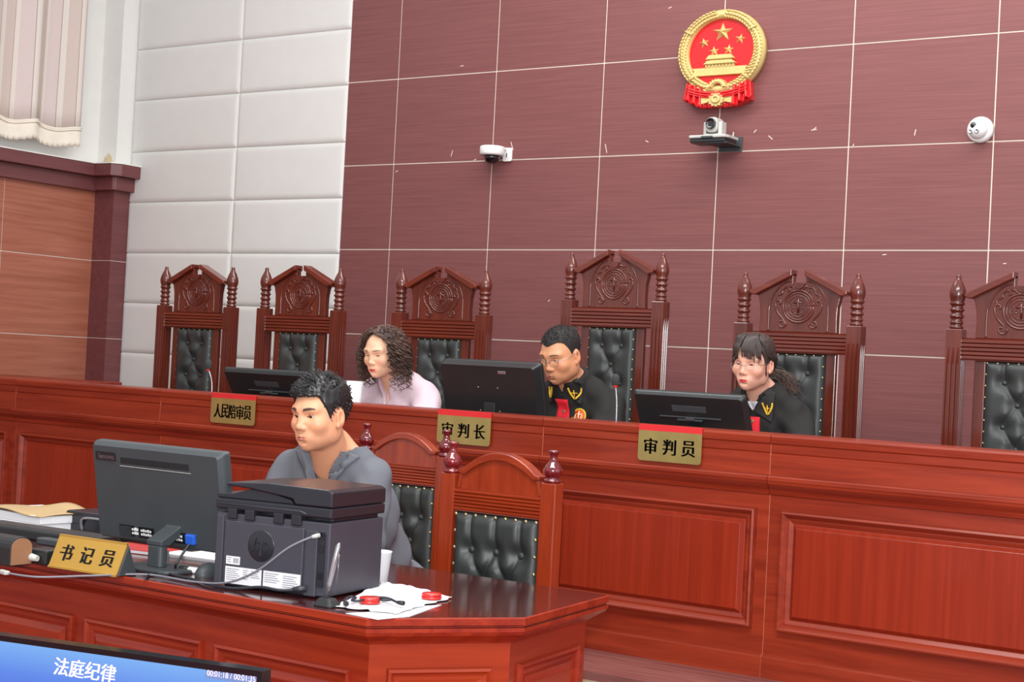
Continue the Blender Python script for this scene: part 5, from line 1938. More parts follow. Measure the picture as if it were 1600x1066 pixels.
# ------------------------------------------------------------------ clerk chairs
def clerk_chair():
    t = empty('clerk_chair')
    H0 = 1.032
    hw = 0.187
    fin = [(0.024, 0), (0.027, 0.004), (0.026, 0.009), (0.017, 0.013), (0.023, 0.02), (0.029, 0.03), (0.029, 0.04), (0.024, 0.05), (0.016, 0.06), (0.0115, 0.07), (0.0115, 0.078), (0.013, 0.086), (0.0165, 0.091), (0.0165, 0.096), (0.011, 0.0985)]
    for sx in (-1, 1):
        post = MB().box(sx * hw - 0.027, sx * hw + 0.027, -0.024, 0.024, 0.0, H0).build('post', 'clerk_chair', t, bevel=0.004)
        MB().lathe(fin, (sx * hw, 0, H0), 24).build('finial', 'knob', post)
    zt, zb = 0.988, 0.918
    pr = [(0.018, zt), (-0.016, zt)]
    n = 6
    for i in range(n):
        za = zt - 0.003 - (zt - zb - 0.006) * i / n
        zc = zt - 0.003 - (zt - zb - 0.006) * (i + 1) / n
        pr += [(-0.015, za), (-0.021, za - 0.003), (-0.021, zc + 0.003), (-0.015, zc)]
    pr += [(-0.016, zb), (0.018, zb)]
    MB().prism(pr, 'X', -hw + 0.026, hw - 0.026).build('top_rail', 'clerk_chair_x', t)
    # arched crest with flared shoulders and a moulded rim
    def arc(k, x):
        return 1.104 + k - (x / 0.135) ** 2 * 0.058
    xs_ = np.linspace(-0.135, 0.135, 21)
    poly = [(x, arc(-0.004, x)) for x in xs_] + [(0.142, 1.036), (0.152, zt), (-0.152, zt), (-0.142, 1.036)]
    cr = MB().prism(poly, 'Y', -0.008, 0.014).build('crest', 'clerk_chair', t)
    mb = MB()
    rim = [(x, arc(0.004, x)) for x in xs_]
    rim += [(0.150, 1.048), (0.150, 1.036), (0.128, 1.034)] + [(x, arc(-0.020, x)) for x in xs_[::-1][1:-1]] + [(-0.128, 1.034), (-0.150, 1.036), (-0.150, 1.048)]
    mb.prism(rim, 'Y', -0.018, 0.03)
    mb.build('crest_rim', 'clerk_chair_x', cr, bevel=0.003)
    for sx in (-1, 1):
        MB().prism([(sx * 0.136, 1.036), (sx * 0.148, 1.036), (sx * 0.158, zt), (sx * 0.146, zt)], 'Y', -0.014, 0.02).build('crest_stile', 'clerk_chair', cr, bevel=0.002)
    w, hl = 2 * (hw - 0.028), 0.44
    tb, btn, hg = tufted(w, hl, 5, 0.034, 70, 80, (3, 2), 0.090, 0.116)
    tb.xform(Matrix.Translation((0, 0.004, 0.918 - hl)))
    bk = tb.build('backrest', 'leather', t, normals=False)
    ball = None
    for x, z_ in btn:
        o = MB().ball((0, 0, 0), (0.0115, 0.007, 0.0115), 14, 8).build('button', 'leather', bk) if ball is None else copy_tree(ball, bk)
        ball = ball or o
        o.location = (x, 0.003 - hg(x, z_), 0.918 - hl + z_)
    st = None
    pos = [(-w / 2 + 0.010 + (w - 0.02) * i / 8, 0.918 - 0.009) for i in range(9)]
    pos += [(sx * (w / 2 - 0.010), 0.918 - 0.009 - 0.052 * i) for sx in (-1, 1) for i in range(1, 9)]
    for x, z_ in pos:
        o = MB().ball((0, 0, 0), (0.0058, 0.004, 0.0058), 10, 6).build('stud', 'brass', bk) if st is None else copy_tree(st, bk)
        st = st or o
        o.location = (x, -0.02, z_)
    MB().box(-hw + 0.02, hw - 0.02, 0.006, 0.016, 0.46, 0.93).build('back_board', 'clerk_chair', t)
    MB().box(-hw, hw, -0.40, 0.02, 0.38, 0.43).build('seat_frame', 'clerk_chair_x', t, bevel=0.006)
    MB().prism(rrect(-hw + 0.005, hw - 0.005, -0.40, -0.03, 0.03), 'Z', 0.43, 0.475).build('seat', 'leather', t, bevel=0.02, seg=3)
    for sx in (-1, 1):
        MB().box(sx * hw - 0.022, sx * hw + 0.022, -0.40, -0.356, 0.0, 0.38).build('leg', 'clerk_chair', t, bevel=0.004)
    return t


c1 = clerk_chair()
a, b = P(687, 800, 3.95), P(877, 830, 3.95)
c1.location = ((a.x + b.x) / 2, 3.95, 0)
c1.rotation_euler = (0, 0, 0)
tag(c1, 'empty red-brown chair with black tufted back tucked behind the right end of the desk', 'chair', None, None)
c1['group'] = 'clerk chairs behind the desk'
c2 = copy_tree(c1)
a, b = P(565, 690, 4.60), P(716, 705, 4.60)
c2.location = ((a.x + b.x) / 2, 4.58, 0)
tag(c2, 'red-brown chair with black tufted back behind the clerk, partly hidden by him', 'chair', 'clerk chairs behind the desk')

# ------------------------------------------------------------------ clerk desk
TZ = 0.759
top = [(-2.341, 2.9), (-2.1, 3.22), (-2.161, 3.727), (-4.62, 3.727), (-4.68, 3.22), (-4.44, 2.9)]


def inset(poly, d):
    n = len(poly)
    out = []
    area_ = sum(poly[i][0] * poly[(i + 1) % n][1] - poly[(i + 1) % n][0] * poly[i][1] for i in range(n))
    sg = 1 if area_ > 0 else -1
    for i in range(n):
        p0, p1, p2 = [Vector(poly[j % n]) for j in (i - 1, i, i + 1)]
        d1 = (p1 - p0).normalized(); d2 = (p2 - p1).normalized()
        n1 = Vector((-d1.y, d1.x)) * sg; n2 = Vector((-d2.y, d2.x)) * sg
        bis = (n1 + n2)
        bis = bis / max(bis.length_squared, 1e-6) * 2
        q_ = p1 + bis * d
        out.append((q_.x, q_.y))
    return out


desk = thing('clerk_desk', 'large red-brown clerk desk with canted corner and dark glossy top', 'desk', (0, 0, 0))
mb = MB()
lv = [(0.0, TZ), (-0.003, TZ - 0.003), (-0.003, TZ - 0.019), (0.002, TZ - 0.022), (0.002, TZ - 0.024), (-0.002, TZ - 0.026), (-0.002, TZ - 0.036)]
i0 = inset(top, 0.012)
rings = [[(x, y, TZ) for x, y in i0]] + [[(x, y, z_) for x, y in inset(top, d)] for d, z_ in lv]
mb.loft(rings, 0, caps=True)
o = mb.build('desk_top', ['desk_top', 'desk'], desk)
for p in o.data.polygons:
    if abs(p.normal.z) < 0.8:
        p.material_index = 1
mb = MB()
lv = [(0.0, TZ - 0.036), (0.004, TZ - 0.045), (0.016, TZ - 0.052), (0.034, TZ - 0.064), (0.040, TZ - 0.070), (0.046, TZ - 0.070)]
mb.loft([[(x, y, z_) for x, y in inset(top, d)] for d, z_ in lv], 0, caps=False)
mb.build('cove_moulding', 'desk', desk)
ob_ = inset(top, 0.045)
ib_ = inset(top, 0.07)
# board shell, open towards the clerk
names = [(5, 0, 'front_board'), (0, 1, 'canted_board'), (1, 2, 'end_board'), (3, 4, 'end_board'), (4, 5, 'canted_board')]
zb_, zt_ = 0.0, TZ - 0.068


def desk_panel(p0, p1, u0, u1, z0, z1, parent):
    """fielded panel on the outer face of a board running p0 to p1"""
    p0, p1 = Vector(p0), Vector(p1)
    d = (p1 - p0).normalized()
    nrm = Vector((d.y, -d.x))
    def at(u, out, z_):
        q_ = p0 + d * u + nrm * out
        return (q_.x, q_.y, z_)
    steps = [(0.0, -0.002), (0.003, 0.010), (0.010, 0.013), (0.016, 0.006), (0.022, 0.003), (0.030, 0.003), (0.042, -0.001)]
    mb = MB()
    rings = [[at(u0 + i, o_, z0 + i), at(u1 - i, o_, z0 + i), at(u1 - i, o_, z1 - i), at(u0 + i, o_, z1 - i)] for i, o_ in steps]
    mb.loft(rings, 0, caps=False)
    f_ = mb.build('panel_moulding', 'desk', parent)
    mb = MB()
    st_ = [(0.040, 0.0005), (0.044, 0.002), (0.056, 0.008), (0.058, 0.0085)]
    rings = [[at(u0 + i, o_, z0 + i), at(u1 - i, o_, z0 + i), at(u1 - i, o_, z1 - i), at(u0 + i, o_, z1 - i)] for i, o_ in st_]
    mb.loft(rings, 0, caps=False)
    n = len(mb.v)
    mb.f.append((n - 4, n - 3, n - 2, n - 1)); mb.mi.append(0); mb.sm.append(False)
    mb.build('raised_panel', 'desk', parent)


for i, j, nm in names:
    quad = [ob_[i], ob_[j], ib_[j], ib_[i]]
    b_ = MB().prism(quad, 'Z', zb_, zt_).build(nm, 'desk_canted' if nm == 'canted_board' else 'desk', desk)
    L = (Vector(ob_[j]) - Vector(ob_[i])).length
    if nm == 'front_board':
        k = 0
        n_ = 4
        pit = (L - 0.05) / n_
        for k in range(n_):
            desk_panel(ob_[i], ob_[j], 0.04 + pit * k, 0.04 + pit * (k + 1) - 0.04, 0.08, 0.620, b_)
    else:
        desk_panel(ob_[i], ob_[j], 0.045, L - 0.045, 0.08, 0.630, b_)
        dv_ = Vector(ob_[j]) - Vector(ob_[i])
        mx_ = Matrix.Translation((ob_[i][0], ob_[i][1], 0)) @ Matrix.Rotation(math.atan2(dv_.y, dv_.x), 4, 'Z')
        for o_ in [b_] + list(b_.children):
            o_.data.transform(mx_.inverted())
            if nm == 'canted_board':
                o_.data.materials[0] = M['desk_canted']
        b_.matrix_basis = mx_

# ------------------------------------------------------------------ on the desk
mon = thing('monitor', 'large black monitor seen from behind on the desk beside the printer', 'monitor', (-3.272, 3.13, TZ))
w, h = 0.522, 0.287
R = Matrix.Translation((0, 0, 0.058)) @ Matrix.Rotation(math.radians(10), 4, 'X')
o0 = rrect(-w / 2, w / 2, 0, h, 0.008, 3)
mb = MB().loft([[(x, 0.02, z_) for x, z_ in o0], [(x, 0.0, z_) for x, z_ in o0], [(x * 0.992, -0.006, (z_ - h / 2) * 0.985 + h / 2) for x, z_ in o0], [(x * 0.955, -0.02, (z_ - h / 2) * 0.93 + h / 2) for x, z_ in o0]])
mb.xform(R)
hs_ = mb.build('housing', 'plastic_matte', mon)
MB().box(-w / 2 + 0.012, w / 2 - 0.012, 0.0205, 0.0215, 0.016, h - 0.012).xform(R).build('screen', 'screen_gloss', mon)
MB().prism(rrect(-0.238, -0.155, h - 0.052, h - 0.027, 0.004), 'Y', -0.0225, -0.017).xform(R).build('badge_plate', 'plastic', hs_)
mb = write(MB(), 'lenovo', 0.015, -0.192, h - 0.0395, -0.0228, wide=1.1)
mb.xform(R)
mb.build('lettering', 'silver', hs_, normals=False)
mb = MB()
for i in range(46):
    mb.box(-0.135 + i * 0.006, -0.135 + i * 0.006 + 0.003, -0.0215, -0.015, h - 0.056, h - 0.038)
mb.box(-0.14, 0.145, -0.0212, -0.015, h - 0.064, h - 0.0625, 1)
mb.xform(R)
mb.build('vent', ['plastic', 'grey_plastic'], hs_)
for bx0, bx1, px, n_ in ((-0.16, -0.10, -0.107, 3), (-0.08, -0.02, -0.07, 5), (0.066, 0.108, 0.072, 3)):
    mb = MB().box(bx0, bx1, -0.0238, -0.005, 0.020, 0.051, 1)
    for k in range(n_):
        for r_ in range(2):
            mb.box(px + 0.009 * k, px + 0.009 * k + 0.0062, -0.0245, -0.02, 0.027 + 0.011 * r_, 0.033 + 0.011 * r_ + 0.0015 * (k % 2), 0)
    mb.xform(R)
    mb.build('port_label', ['white_plastic', 'screen_gloss'], hs_)
mb = MB()
for i in range(12):
    mb.box(-0.158, -0.112, -0.0248, -0.022, 0.02 + i * 0.0024, 0.0212 + i * 0.0024)
mb.xform(R)
mb.build('speaker_grille', 'plastic_matte', hs_)
pl = MB().box(0.112, 0.146, -0.030, -0.006, 0.022, 0.050).xform(R).build('video_plug', 'blue', hs_, bevel=0.003)
# stand: round column, arm, oval foot
MB().prism([(x + 0.06, y - 0.085) for x, y in rrect(-0.105, 0.105, -0.055, 0.105, 0.05, 6)], 'Z', 0.0, 0.011).build('stand_foot', 'plastic_matte', mon, bevel=0.004)
MB().prism([(x + 0.06, y - 0.085) for x, y in rrect(-0.028, 0.028, -0.016, 0.016, 0.012, 5)], 'Z', 0.011, 0.07).prism([(-0.101, 0.070), (-0.069, 0.070), (-0.014, 0.105), (-0.012, 0.135), (-0.022, 0.132), (-0.035, 0.118), (-0.101, 0.084)], 'X', 0.030, 0.090).build('stand_arm', 'plastic_matte', mon, bevel=0.003)

# printer
prn = thing('printer', 'black multifunction printer with its back and white labels facing out on the desk', 'printer', (-2.771, 3.133, TZ), math.radians(8.3))
w, d_, hb = 0.352, 0.268, 0.196
x0, x1, y0_, y1_ = -w / 2, w / 2, -d_ / 2, d_ / 2
mb = MB().box(x0, x1, y0_ + 0.004, y1_, 0.006, hb - 0.002)
mb.box(x0 + 0.02, x1 - 0.02, y0_ + 0.02, y1_ - 0.02, 0, 0.007, 1)
body = mb.build('body', ['printer', 'printer_dark'], prn, bevel=0.006)
mb = MB().box(x0 + 0.03, x1 - 0.075, y0_ - 0.002, y0_ + 0.01, 0.012, hb - 0.02)
mb.build('rear_door', 'printer', body, bevel=0.003)
MB().box(x0 + 0.002, x0 + 0.026, y0_ - 0.001, y0_ + 0.01, 0.004, hb - 0.008).build('rear_rib', 'printer', body, bevel=0.003)
MB().box(x1 - 0.07, x1 - 0.034, y0_ - 0.001, y0_ + 0.01, 0.004, hb - 0.024).build('rear_rib', 'printer', body, bevel=0.003)
mb = MB().box(x1 - 0.032, x1 - 0.012, y0_ + 0.0, y0_ + 0.01, 0.03, hb - 0.03, 0)
for z_, hh in ((0.152, 0.018), (0.118, 0.02), (0.05, 0.018)):
    mb.box(x1 - 0.029, x1 - 0.015, y0_ - 0.0012, y0_ + 0.006, z_, z_ + hh, 1)
mb.build('port_panel', ['printer_dark', 'screen_gloss'], body)
RXn = Matrix.Rotation(PI / 2, 3, 'X')
lg = MB().lathe([(0.041, -0.001), (0.041, 0.0022), (0.0385, 0.003), (0.001, 0.003)], (-0.028, y0_ - 0.0005, 0.118), 36, mat=RXn).build('logo', 'printer_dark', body)
mb = write(MB(), 'hp', 0.046, -0.028, 0.116, y0_ - 0.0042, slant=0.28, heavy=0.001)
mb.build('lettering', 'printer', lg, normals=False)
mb = MB().box(-0.135, -0.092, y0_ - 0.0035, y0_ - 0.0015, 0.062, 0.083, 0)
mb.box(-0.136, -0.022, y0_ - 0.0035, y0_ - 0.0015, 0.012, 0.056, 0)
mb.box(-0.016, 0.098, y0_ - 0.0035, y0_ - 0.0015, 0.012, 0.056, 0)
for lx, n_, zt2, lw in ((-0.132, 6, 0.051, 0.045), (-0.08, 5, 0.051, 0.02), (-0.055, 4, 0.051, 0.03), (-0.012, 5, 0.051, 0.05), (0.045, 6, 0.049, 0.048), (-0.131, 3, 0.08, 0.015)):
    for k in range(n_):
        l_ = lw * (0.7 + 0.3 * ((k * 7 + 3) % 5) / 5)
        mb.box(lx, lx + l_, y0_ - 0.0039, y0_ - 0.003, zt2 - 0.0055 * k - 0.0016, zt2 - 0.0055 * k, 1)
for k in range(8):
    mb.box(-0.112 + 0.0022 * k, -0.1108 + 0.0022 * k, y0_ - 0.0039, y0_ - 0.003, 0.066, 0.079, 1)
mb.build('label', ['paper', 'label_grey'], body)
# scanner lid, hinges, document feeder
mb = MB().box(x0 - 0.004, x1 + 0.003, y0_ + 0.0, y1_ + 0.002, hb + 0.008, hb + 0.036)
mb.box(x0 + 0.01, x1 - 0.01, y0_ + 0.03, y1_ - 0.01, hb - 0.004, hb + 0.01, 1)
mb.build('scanner_lid', ['printer_dark', 'printer_dark'], prn, bevel=0.005)
for hx in (-0.14, -0.085, 0.005, 0.06):
    MB().box(hx, hx + 0.03, y0_ - 0.004, y0_ + 0.03, hb - 0.016, hb + 0.012).build('hinge', 'printer_dark', prn, bevel=0.003)
mb = MB().prism([(x1 + 0.003, hb + 0.037), (x1 + 0.003, hb + 0.076), (x1 - 0.012, hb + 0.082), (-0.02, hb + 0.086), (-0.15, hb + 0.078), (-0.15, hb + 0.070), (-0.07, hb + 0.066), (0.03, hb + 0.055), (0.06, hb + 0.050), (0.068, hb + 0.037)], 'Y', y0_ + 0.0, y1_ + 0.002)
mb.build('document_feeder', 'printer_dark', prn, bevel=0.004)
MB().prism([(x0 - 0.004, hb + 0.036), (0.06, hb + 0.036), (0.05, hb + 0.048), (-0.02, hb + 0.062), (-0.075, hb + 0.066), (-0.13, hb + 0.05), (x0 - 0.004, hb + 0.048)], 'Y', y0_ + 0.006, y1_ - 0.004).build('feeder_tray', 'printer_dark', prn, bevel=0.003)
mb = MB().tube([(x0 + 0.006, y0_ - 0.001, hb + 0.022), (x1 - 0.09, y0_ - 0.001, hb + 0.022), (x1 - 0.07, y0_ - 0.001, hb + 0.016)], 0.002, 6)
mb.build('seam', 'printer', prn)


def tube_thing(name, label, cat, pts, r, mat, plugs=()):
    pts = smooth_path(pts, 7)
    o_ = pts[0].copy()
    t = thing(name, label, cat, tuple(o_))
    MB().tube([p - o_ for p in pts], r, 8).build('cord', mat, t)
    for i, (nm, mt, rr, ln) in enumerate(plugs):
        e, f_ = (pts[-1], pts[-2]) if i == 0 else (pts[0], pts[1])
        dd = (e - f_).normalized()
        MB().tube([e - o_ - dd * ln, e - o_ - dd * ln * 0.5, e - o_], [rr * 0.7, rr, rr], 8).build(nm, mt, t)
    return t


def Pr(lx, ly, lz):
    """printer-local point in the room"""
    return prn.matrix_basis @ Vector((lx, ly, lz))


Y0 = y0_
e = Pr(0.150, Y0 - 0.004, 0.163)
tube_thing('network_cable', 'grey network cable plugged into the printer back and trailing across the desk', 'cable',
           [Z(12, 896, TZ + 0.004), Z(60, 902, TZ + 0.004), Z(150, 899, TZ + 0.004) - Vector((0, 0.02, 0)), Z(230, 898, TZ + 0.005), Z(300, 909, TZ + 0.006), Pr(-0.10, Y0 - 0.045, 0.02), Pr(0.0, Y0 - 0.055, 0.062), Pr(0.08, Y0 - 0.045, 0.125), Pr(0.13, Y0 - 0.025, 0.155), e], 0.0028, 'cable_grey', (('plug', 'grey_plastic', 0.006, 0.022),))
e = Pr(0.118, Y0 - 0.004, 0.024)
tube_thing('power_cable', 'black power cable running from the printer to the monitor stand', 'cable',
           [Z(262, 862, TZ + 0.03), Z(262, 880, TZ + 0.006), Z(262, 895, TZ + 0.005), Z(300, 905, TZ + 0.005), Pr(-0.16, Y0 - 0.03, 0.006), Pr(-0.08, Y0 - 0.035, 0.006), Pr(0.0, Y0 - 0.035, 0.018), Pr(0.06, Y0 - 0.03, 0.016), e], 0.0038, 'cable_black', (('plug', 'cable_black', 0.009, 0.035),))
tube_thing('video_cable', 'dark video cable hanging from the blue plug at the monitor back', 'cable',
           [Vector((-3.143, 3.098, TZ + 0.078)), Vector((-3.142, 3.07, TZ + 0.05)), Vector((-3.145, 3.05, TZ + 0.022)), Z(272, 886, TZ + 0.006), Z(235, 898, TZ + 0.004), Z(226, 905, TZ + 0.004)], 0.0035, 'cable_black')

# gold tent plate
a, b = Z(76, 886, TZ), Z(181, 902, TZ)
L = 0.252
t = thing('name_stand', 'gold triangular name stand lettered 书记员 at the front edge of the desk', 'name plate', ((a.x + b.x) / 2, (a.y + b.y) / 2, TZ), math.radians(4))
tri = [(0.0, 0.0), (0.078, 0.0), (0.042, 0.085), (0.036, 0.085)]
MB().prism([(0.004, 0.001), (0.074, 0.001), (0.040, 0.082)], 'X', -L / 2 - 0.004, L / 2 + 0.004).build('end_piece', 'plastic_matte', t, bevel=0.002)
MB().prism([(-0.002, 0.0), (0.002, 0.0), (0.040, 0.085), (0.036, 0.087)], 'X', -L / 2, L / 2).prism([(-0.004, 0.0), (-0.004, 0.005), (0.002, 0.007), (0.004, 0.0)], 'X', -L / 2, L / 2).prism([(0.034, 0.081), (0.034, 0.088), (0.044, 0.088), (0.044, 0.084)], 'X', -L / 2, L / 2).build('face_plate', 'desk_gold', t)
an = math.atan2(0.038, 0.086)
for k, ch_ in enumerate('书记员'):
    mb = write(MB(), ch_, 0.046, (k - 1) * 0.077, 0.047, 0, heavy=0.0026, w=0.045)
    mb.xform(Matrix.Translation((0, -0.0032, 0)) @ Matrix.Rotation(-an, 4, 'X'))
    mb.build('lettering', 'ink', t, normals=False)

# pen on its stand
p = Z(504, 948, TZ)
t = thing('pen_stand', 'silver desk pen leaning upright in a small black stand beside the printer', 'pen stand', (p.x + 0.004, p.y + 0.012, TZ))
MB().loft([[(x * k, y * k, z_) for x, y in rrect(-0.035, 0.035, -0.028, 0.028, 0.012, 3)] for k, z_ in ((0.85, 0.0), (0.85, 0.004), (0.62, 0.016), (0.5, 0.021))]).build('base', 'rubber', t, bevel=0.002)
MB().tube([(-0.006, 0, 0.022), (0.0, 0.004, 0.055), (0.008, 0.01, 0.11), (0.014, 0.014, 0.148), (0.016, 0.0155, 0.158)], [0.005, 0.0055, 0.0072, 0.007, 0.0025], 10).build('pen', 'silver', t)
MB().tube([(0.012, 0.012, 0.03), (0.016, 0.016, 0.09), (0.017, 0.016, 0.13)], 0.0008, 5).build('chain', 'silver', t)

# papers, ink pads, earphones
quad = [Z(522, 950, TZ), Z(622, 962, TZ), Z(703, 936, TZ), Z(600, 912, TZ)]
c_ = sum((v for v in quad), Vector()) / 4
t = thing('loose_papers', 'crumpled white tissue papers spread at the canted corner of the desk', 'paper', (c_.x, c_.y, TZ))
rp = random.Random(21)
cr_ = [(rp.random(), rp.random(), rp.uniform(0, PI), rp.uniform(0.4, 1)) for _ in range(16)]
def tissue(u, v):
    p_ = (quad[0] * (1 - u) + quad[1] * u) * (1 - v) + (quad[3] * (1 - u) + quad[2] * u) * v - c_
    hgt = 0.0
    for a_, b_, an_, w_ in cr_:
        d_ = (u - a_) * math.cos(an_) + (v - b_) * math.sin(an_)
        hgt += w_ * max(0, 0.10 - abs(d_)) * 0.030
    hgt *= 0.35 + 1.5 * v * (1 - 0.6 * u)
    e_ = 0.006 * math.sin(17 * u + 3 * v) + 0.004 * math.sin(31 * v)
    flat_ = 1.0
    for px_, py_ in ((577, 946), (674, 939)):
        q2_ = Z(px_, py_, TZ) - c_
        flat_ = min(flat_, max(0.0, ((p_ - q2_).length - 0.026) / 0.03))
    return p_.x + (e_ if v in (0, 1) or u in (0, 1) else 0), p_.y + (e_ if u in (0, 1) or v in (0, 1) else 0), 0.004 + min(hgt, 0.022) * min(1.0, flat_)
mb = MB().grid(tissue, 44, 44, smooth=False)
o = mb.build('tissue', 'paper', t, normals=False)
s_ = o.modifiers.new('solid', 'SOLIDIFY'); s_.thickness = 0.001
pts = [(540, 958), (590, 968), (640, 963), (690, 945), (640, 948), (580, 956)]
q2 = [Z(x, y, TZ + 0.0015) for x, y in pts]
MB().loft([[(v.x - c_.x, v.y - c_.y, 0.0003) for v in q2], [(v.x - c_.x, v.y - c_.y, 0.0012) for v in q2]]).build('sheet', 'paper', t)
for (px, py), lb in (((577, 946), 'round red ink pad on the papers, the one nearer the printer'), ((674, 939), 'round red ink pad at the outer edge of the papers')):
    p = Z(px, py, TZ)
    t = thing('ink_pad', lb, 'ink pad', (p.x, p.y, TZ + 0.005), 0, 'red ink pads on the papers')
    MB().lathe([(0.024, 0), (0.0265, 0.002), (0.0265, 0.007), (0.0245, 0.0075)], (0, 0, 0), 28).build('base', 'red_plastic', t)
    MB().lathe([(0.0258, 0.008), (0.0258, 0.0135), (0.024, 0.0155), (0.001, 0.016)], (0, 0, 0), 28).build('lid', 'red_plastic', t)
def Zp(x, y, h_=0.017):
    return Z(x, y, TZ + h_)
tube_thing('earphones', 'tangled dark earphone cord lying on the papers behind the ink pad', 'earphones',
           [Zp(541, 944), Zp(538, 939), Zp(545, 933), Zp(556, 934), Zp(550, 938), Zp(562, 939), Zp(580, 933), Zp(600, 935), Zp(612, 937), Zp(598, 938), Zp(590, 934), Zp(606, 935), Zp(620, 941), Zp(631, 943)], 0.0032, 'cable_black', (('earpiece', 'rubber', 0.006, 0.02), ('earpiece', 'rubber', 0.007, 0.014)))
# paper cup behind the printer
p = Z(600, 914, TZ)
t = thing('paper_cup', 'white paper cup just behind the right edge of the printer', 'cup', (p.x - 0.045, p.y + 0.03, TZ))
MB().lathe([(0.024, 0), (0.0255, 0.002), (0.034, 0.082), (0.0355, 0.085), (0.034, 0.086), (0.0325, 0.082), (0.024, 0.006), (0.001, 0.006)], (0, 0, 0), 28).build('cup', 'paper', t)

# left end of the desk: papers, black devices
p = Z(35, 828, TZ)
t = thing('paper_stack', 'stack of white papers under a tan folder at the left end of the desk', 'papers', (p.x, p.y + 0.08, TZ), math.radians(-4))
MB().box(-0.19, 0.13, -0.11, 0.13, 0.0, 0.030).build('papers', 'paper', t, bevel=0.002)
MB().box(-0.185, 0.135, -0.105, 0.125, 0.0305, 0.056).build('papers', 'paper', t, bevel=0.002)
mb = MB().grid(lambda u, v: (-0.19 + 0.33 * u, -0.108 + 0.24 * v, 0.0585 + 0.014 * math.sin(u * 3.4) ** 2 * (0.4 + 0.6 * v) + 0.004 * math.sin(v * 5 + u * 6)), 16, 8)
o = mb.build('folder', 'kraft', t, normals=False)
s_ = o.modifiers.new('solid', 'SOLIDIFY'); s_.thickness = 0.003
p = Z(132, 838, TZ)
t = thing('card_reader', 'black rounded box with a slot handle left of the monitor on the desk', 'device', (p.x, p.y + 0.08, TZ))
MB().prism([(-0.14, 0.0), (0.10, 0.0), (0.10, 0.058), (0.085, 0.072), (-0.125, 0.072), (-0.14, 0.058)], 'Y', -0.05, 0.07).build('body', 'printer_dark', t, bevel=0.006)
MB().tube(smooth_path([(-0.045, -0.052, 0.012), (-0.045, -0.056, 0.044), (-0.02, -0.056, 0.054), (0.06, -0.056, 0.054), (0.08, -0.056, 0.04), (0.08, -0.052, 0.012)], 4), 0.005, 8).build('handle', 'silver', t)
p = Z(100, 850, TZ)
t = thing('document_scanner', 'long low black scanner lying behind the gold name stand', 'scanner', (p.x - 0.04, p.y + 0.03, TZ), math.radians(3))
MB().prism([(-0.05, 0.0), (0.05, 0.0), (0.05, 0.022), (0.03, 0.036), (-0.035, 0.036), (-0.05, 0.028)], 'X', -0.32, 0.20).build('body', 'plastic', t, bevel=0.005)
MB().prism([(x, y) for x, y in rrect(-0.02, 0.16, -0.10, -0.052, 0.02)], 'Z', 0.0, 0.018).build('tray', 'plastic_matte', t, bevel=0.003)
p = Z(14, 886, TZ)
t = thing('tissue_box', 'black rounded box with a tan end panel at the left picture edge of the desk', 'box', (p.x, p.y, TZ))
prof = [(0.0, 0.0), (0.075, 0.0), (0.075, 0.05)] + [(0.0375 + 0.0375 * math.cos(a_), 0.05 + 0.030 * math.sin(a_)) for a_ in np.linspace(0, PI, 10)[1:-1]] + [(0.0, 0.05)]
MB().prism(prof, 'X', -0.26, 0.0).build('body', 'plastic', t, bevel=0.003)
MB().prism([((y - 0.0375) * 0.9 + 0.0375, (z_ - 0.04) * 0.9 + 0.04) for y, z_ in prof], 'X', 0.0, 0.004).build('end_panel', 'cork', t)
p = Z(60, 884, TZ)
t = thing('power_adapter', 'small black power adapter with a grey plug beside the tan-ended box', 'adapter', (p.x - 0.01, p.y + 0.02, TZ))
MB().box(-0.045, 0.03, -0.015, 0.05, 0.0, 0.042).build('body', 'plastic', t, bevel=0.006)
MB().tube([(-0.05, -0.032, 0.022), (-0.02, -0.03, 0.022), (0.012, -0.026, 0.020)], [0.009, 0.012, 0.008], 10).build('plug', 'grey_plastic', t)
p = Z(8, 898, TZ)
t = thing('usb_plug', 'small grey plug lying at the desk edge on the far left', 'plug', (p.x, p.y, TZ), math.radians(-12))
MB().box(-0.03, 0.012, -0.008, 0.008, 0.0, 0.010).build('shell', 'grey_plastic', t, bevel=0.002)
p = Z(318, 902, TZ)
t = thing('computer_mouse', 'dark grey computer mouse between the monitor stand and the printer', 'mouse', (p.x - 0.012, p.y + 0.03, TZ), math.radians(15))
MB().ball((0, 0, 0.004), (0.030, 0.052, 0.032), 18, 12).build('shell', 'plastic_matte', t)
p = Z(300, 872, TZ)
t = thing('notebook_pages', 'open white pages on the desk under the monitor beside the printer', 'papers', (p.x, p.y + 0.04, TZ), math.radians(6))
mb = MB()
for k in range(4):
    mb.prism([(x + 0.004 * k, y - 0.003 * k) for x, y in rrect(-0.12, 0.12, -0.07, 0.09, 0.003, 1)], 'Z', 0.0025 * k, 0.0025 * k + 0.002)
mb.build('pages', 'paper', t)
p = Z(300, 856, TZ)
t = thing('keyboard', 'black keyboard showing under the monitor towards the clerk', 'keyboard', (p.x - 0.09, 3.415, TZ), math.radians(3))
MB().prism([(-0.07, 0.0), (0.07, 0.0), (0.07, 0.014), (-0.07, 0.024)], 'X', -0.19, 0.21).build('case', 'plastic', t, bevel=0.003)
kb = MB()
for r_ in range(5):
    for c2_ in range(15):
        yy = 0.052 - 0.026 * r_
        kb.box(-0.175 + 0.025 * c2_, -0.155 + 0.025 * c2_, yy - 0.010, yy + 0.010, 0.018, 0.0255 - (yy + 0.07) * 0.05)
kb.build('keys', 'screen_gloss', t)
p = Z(215, 862, TZ)
t = thing('red_booklet', 'red booklet lying on the desk below the monitor', 'book', (p.x, p.y + 0.02, TZ), math.radians(10))
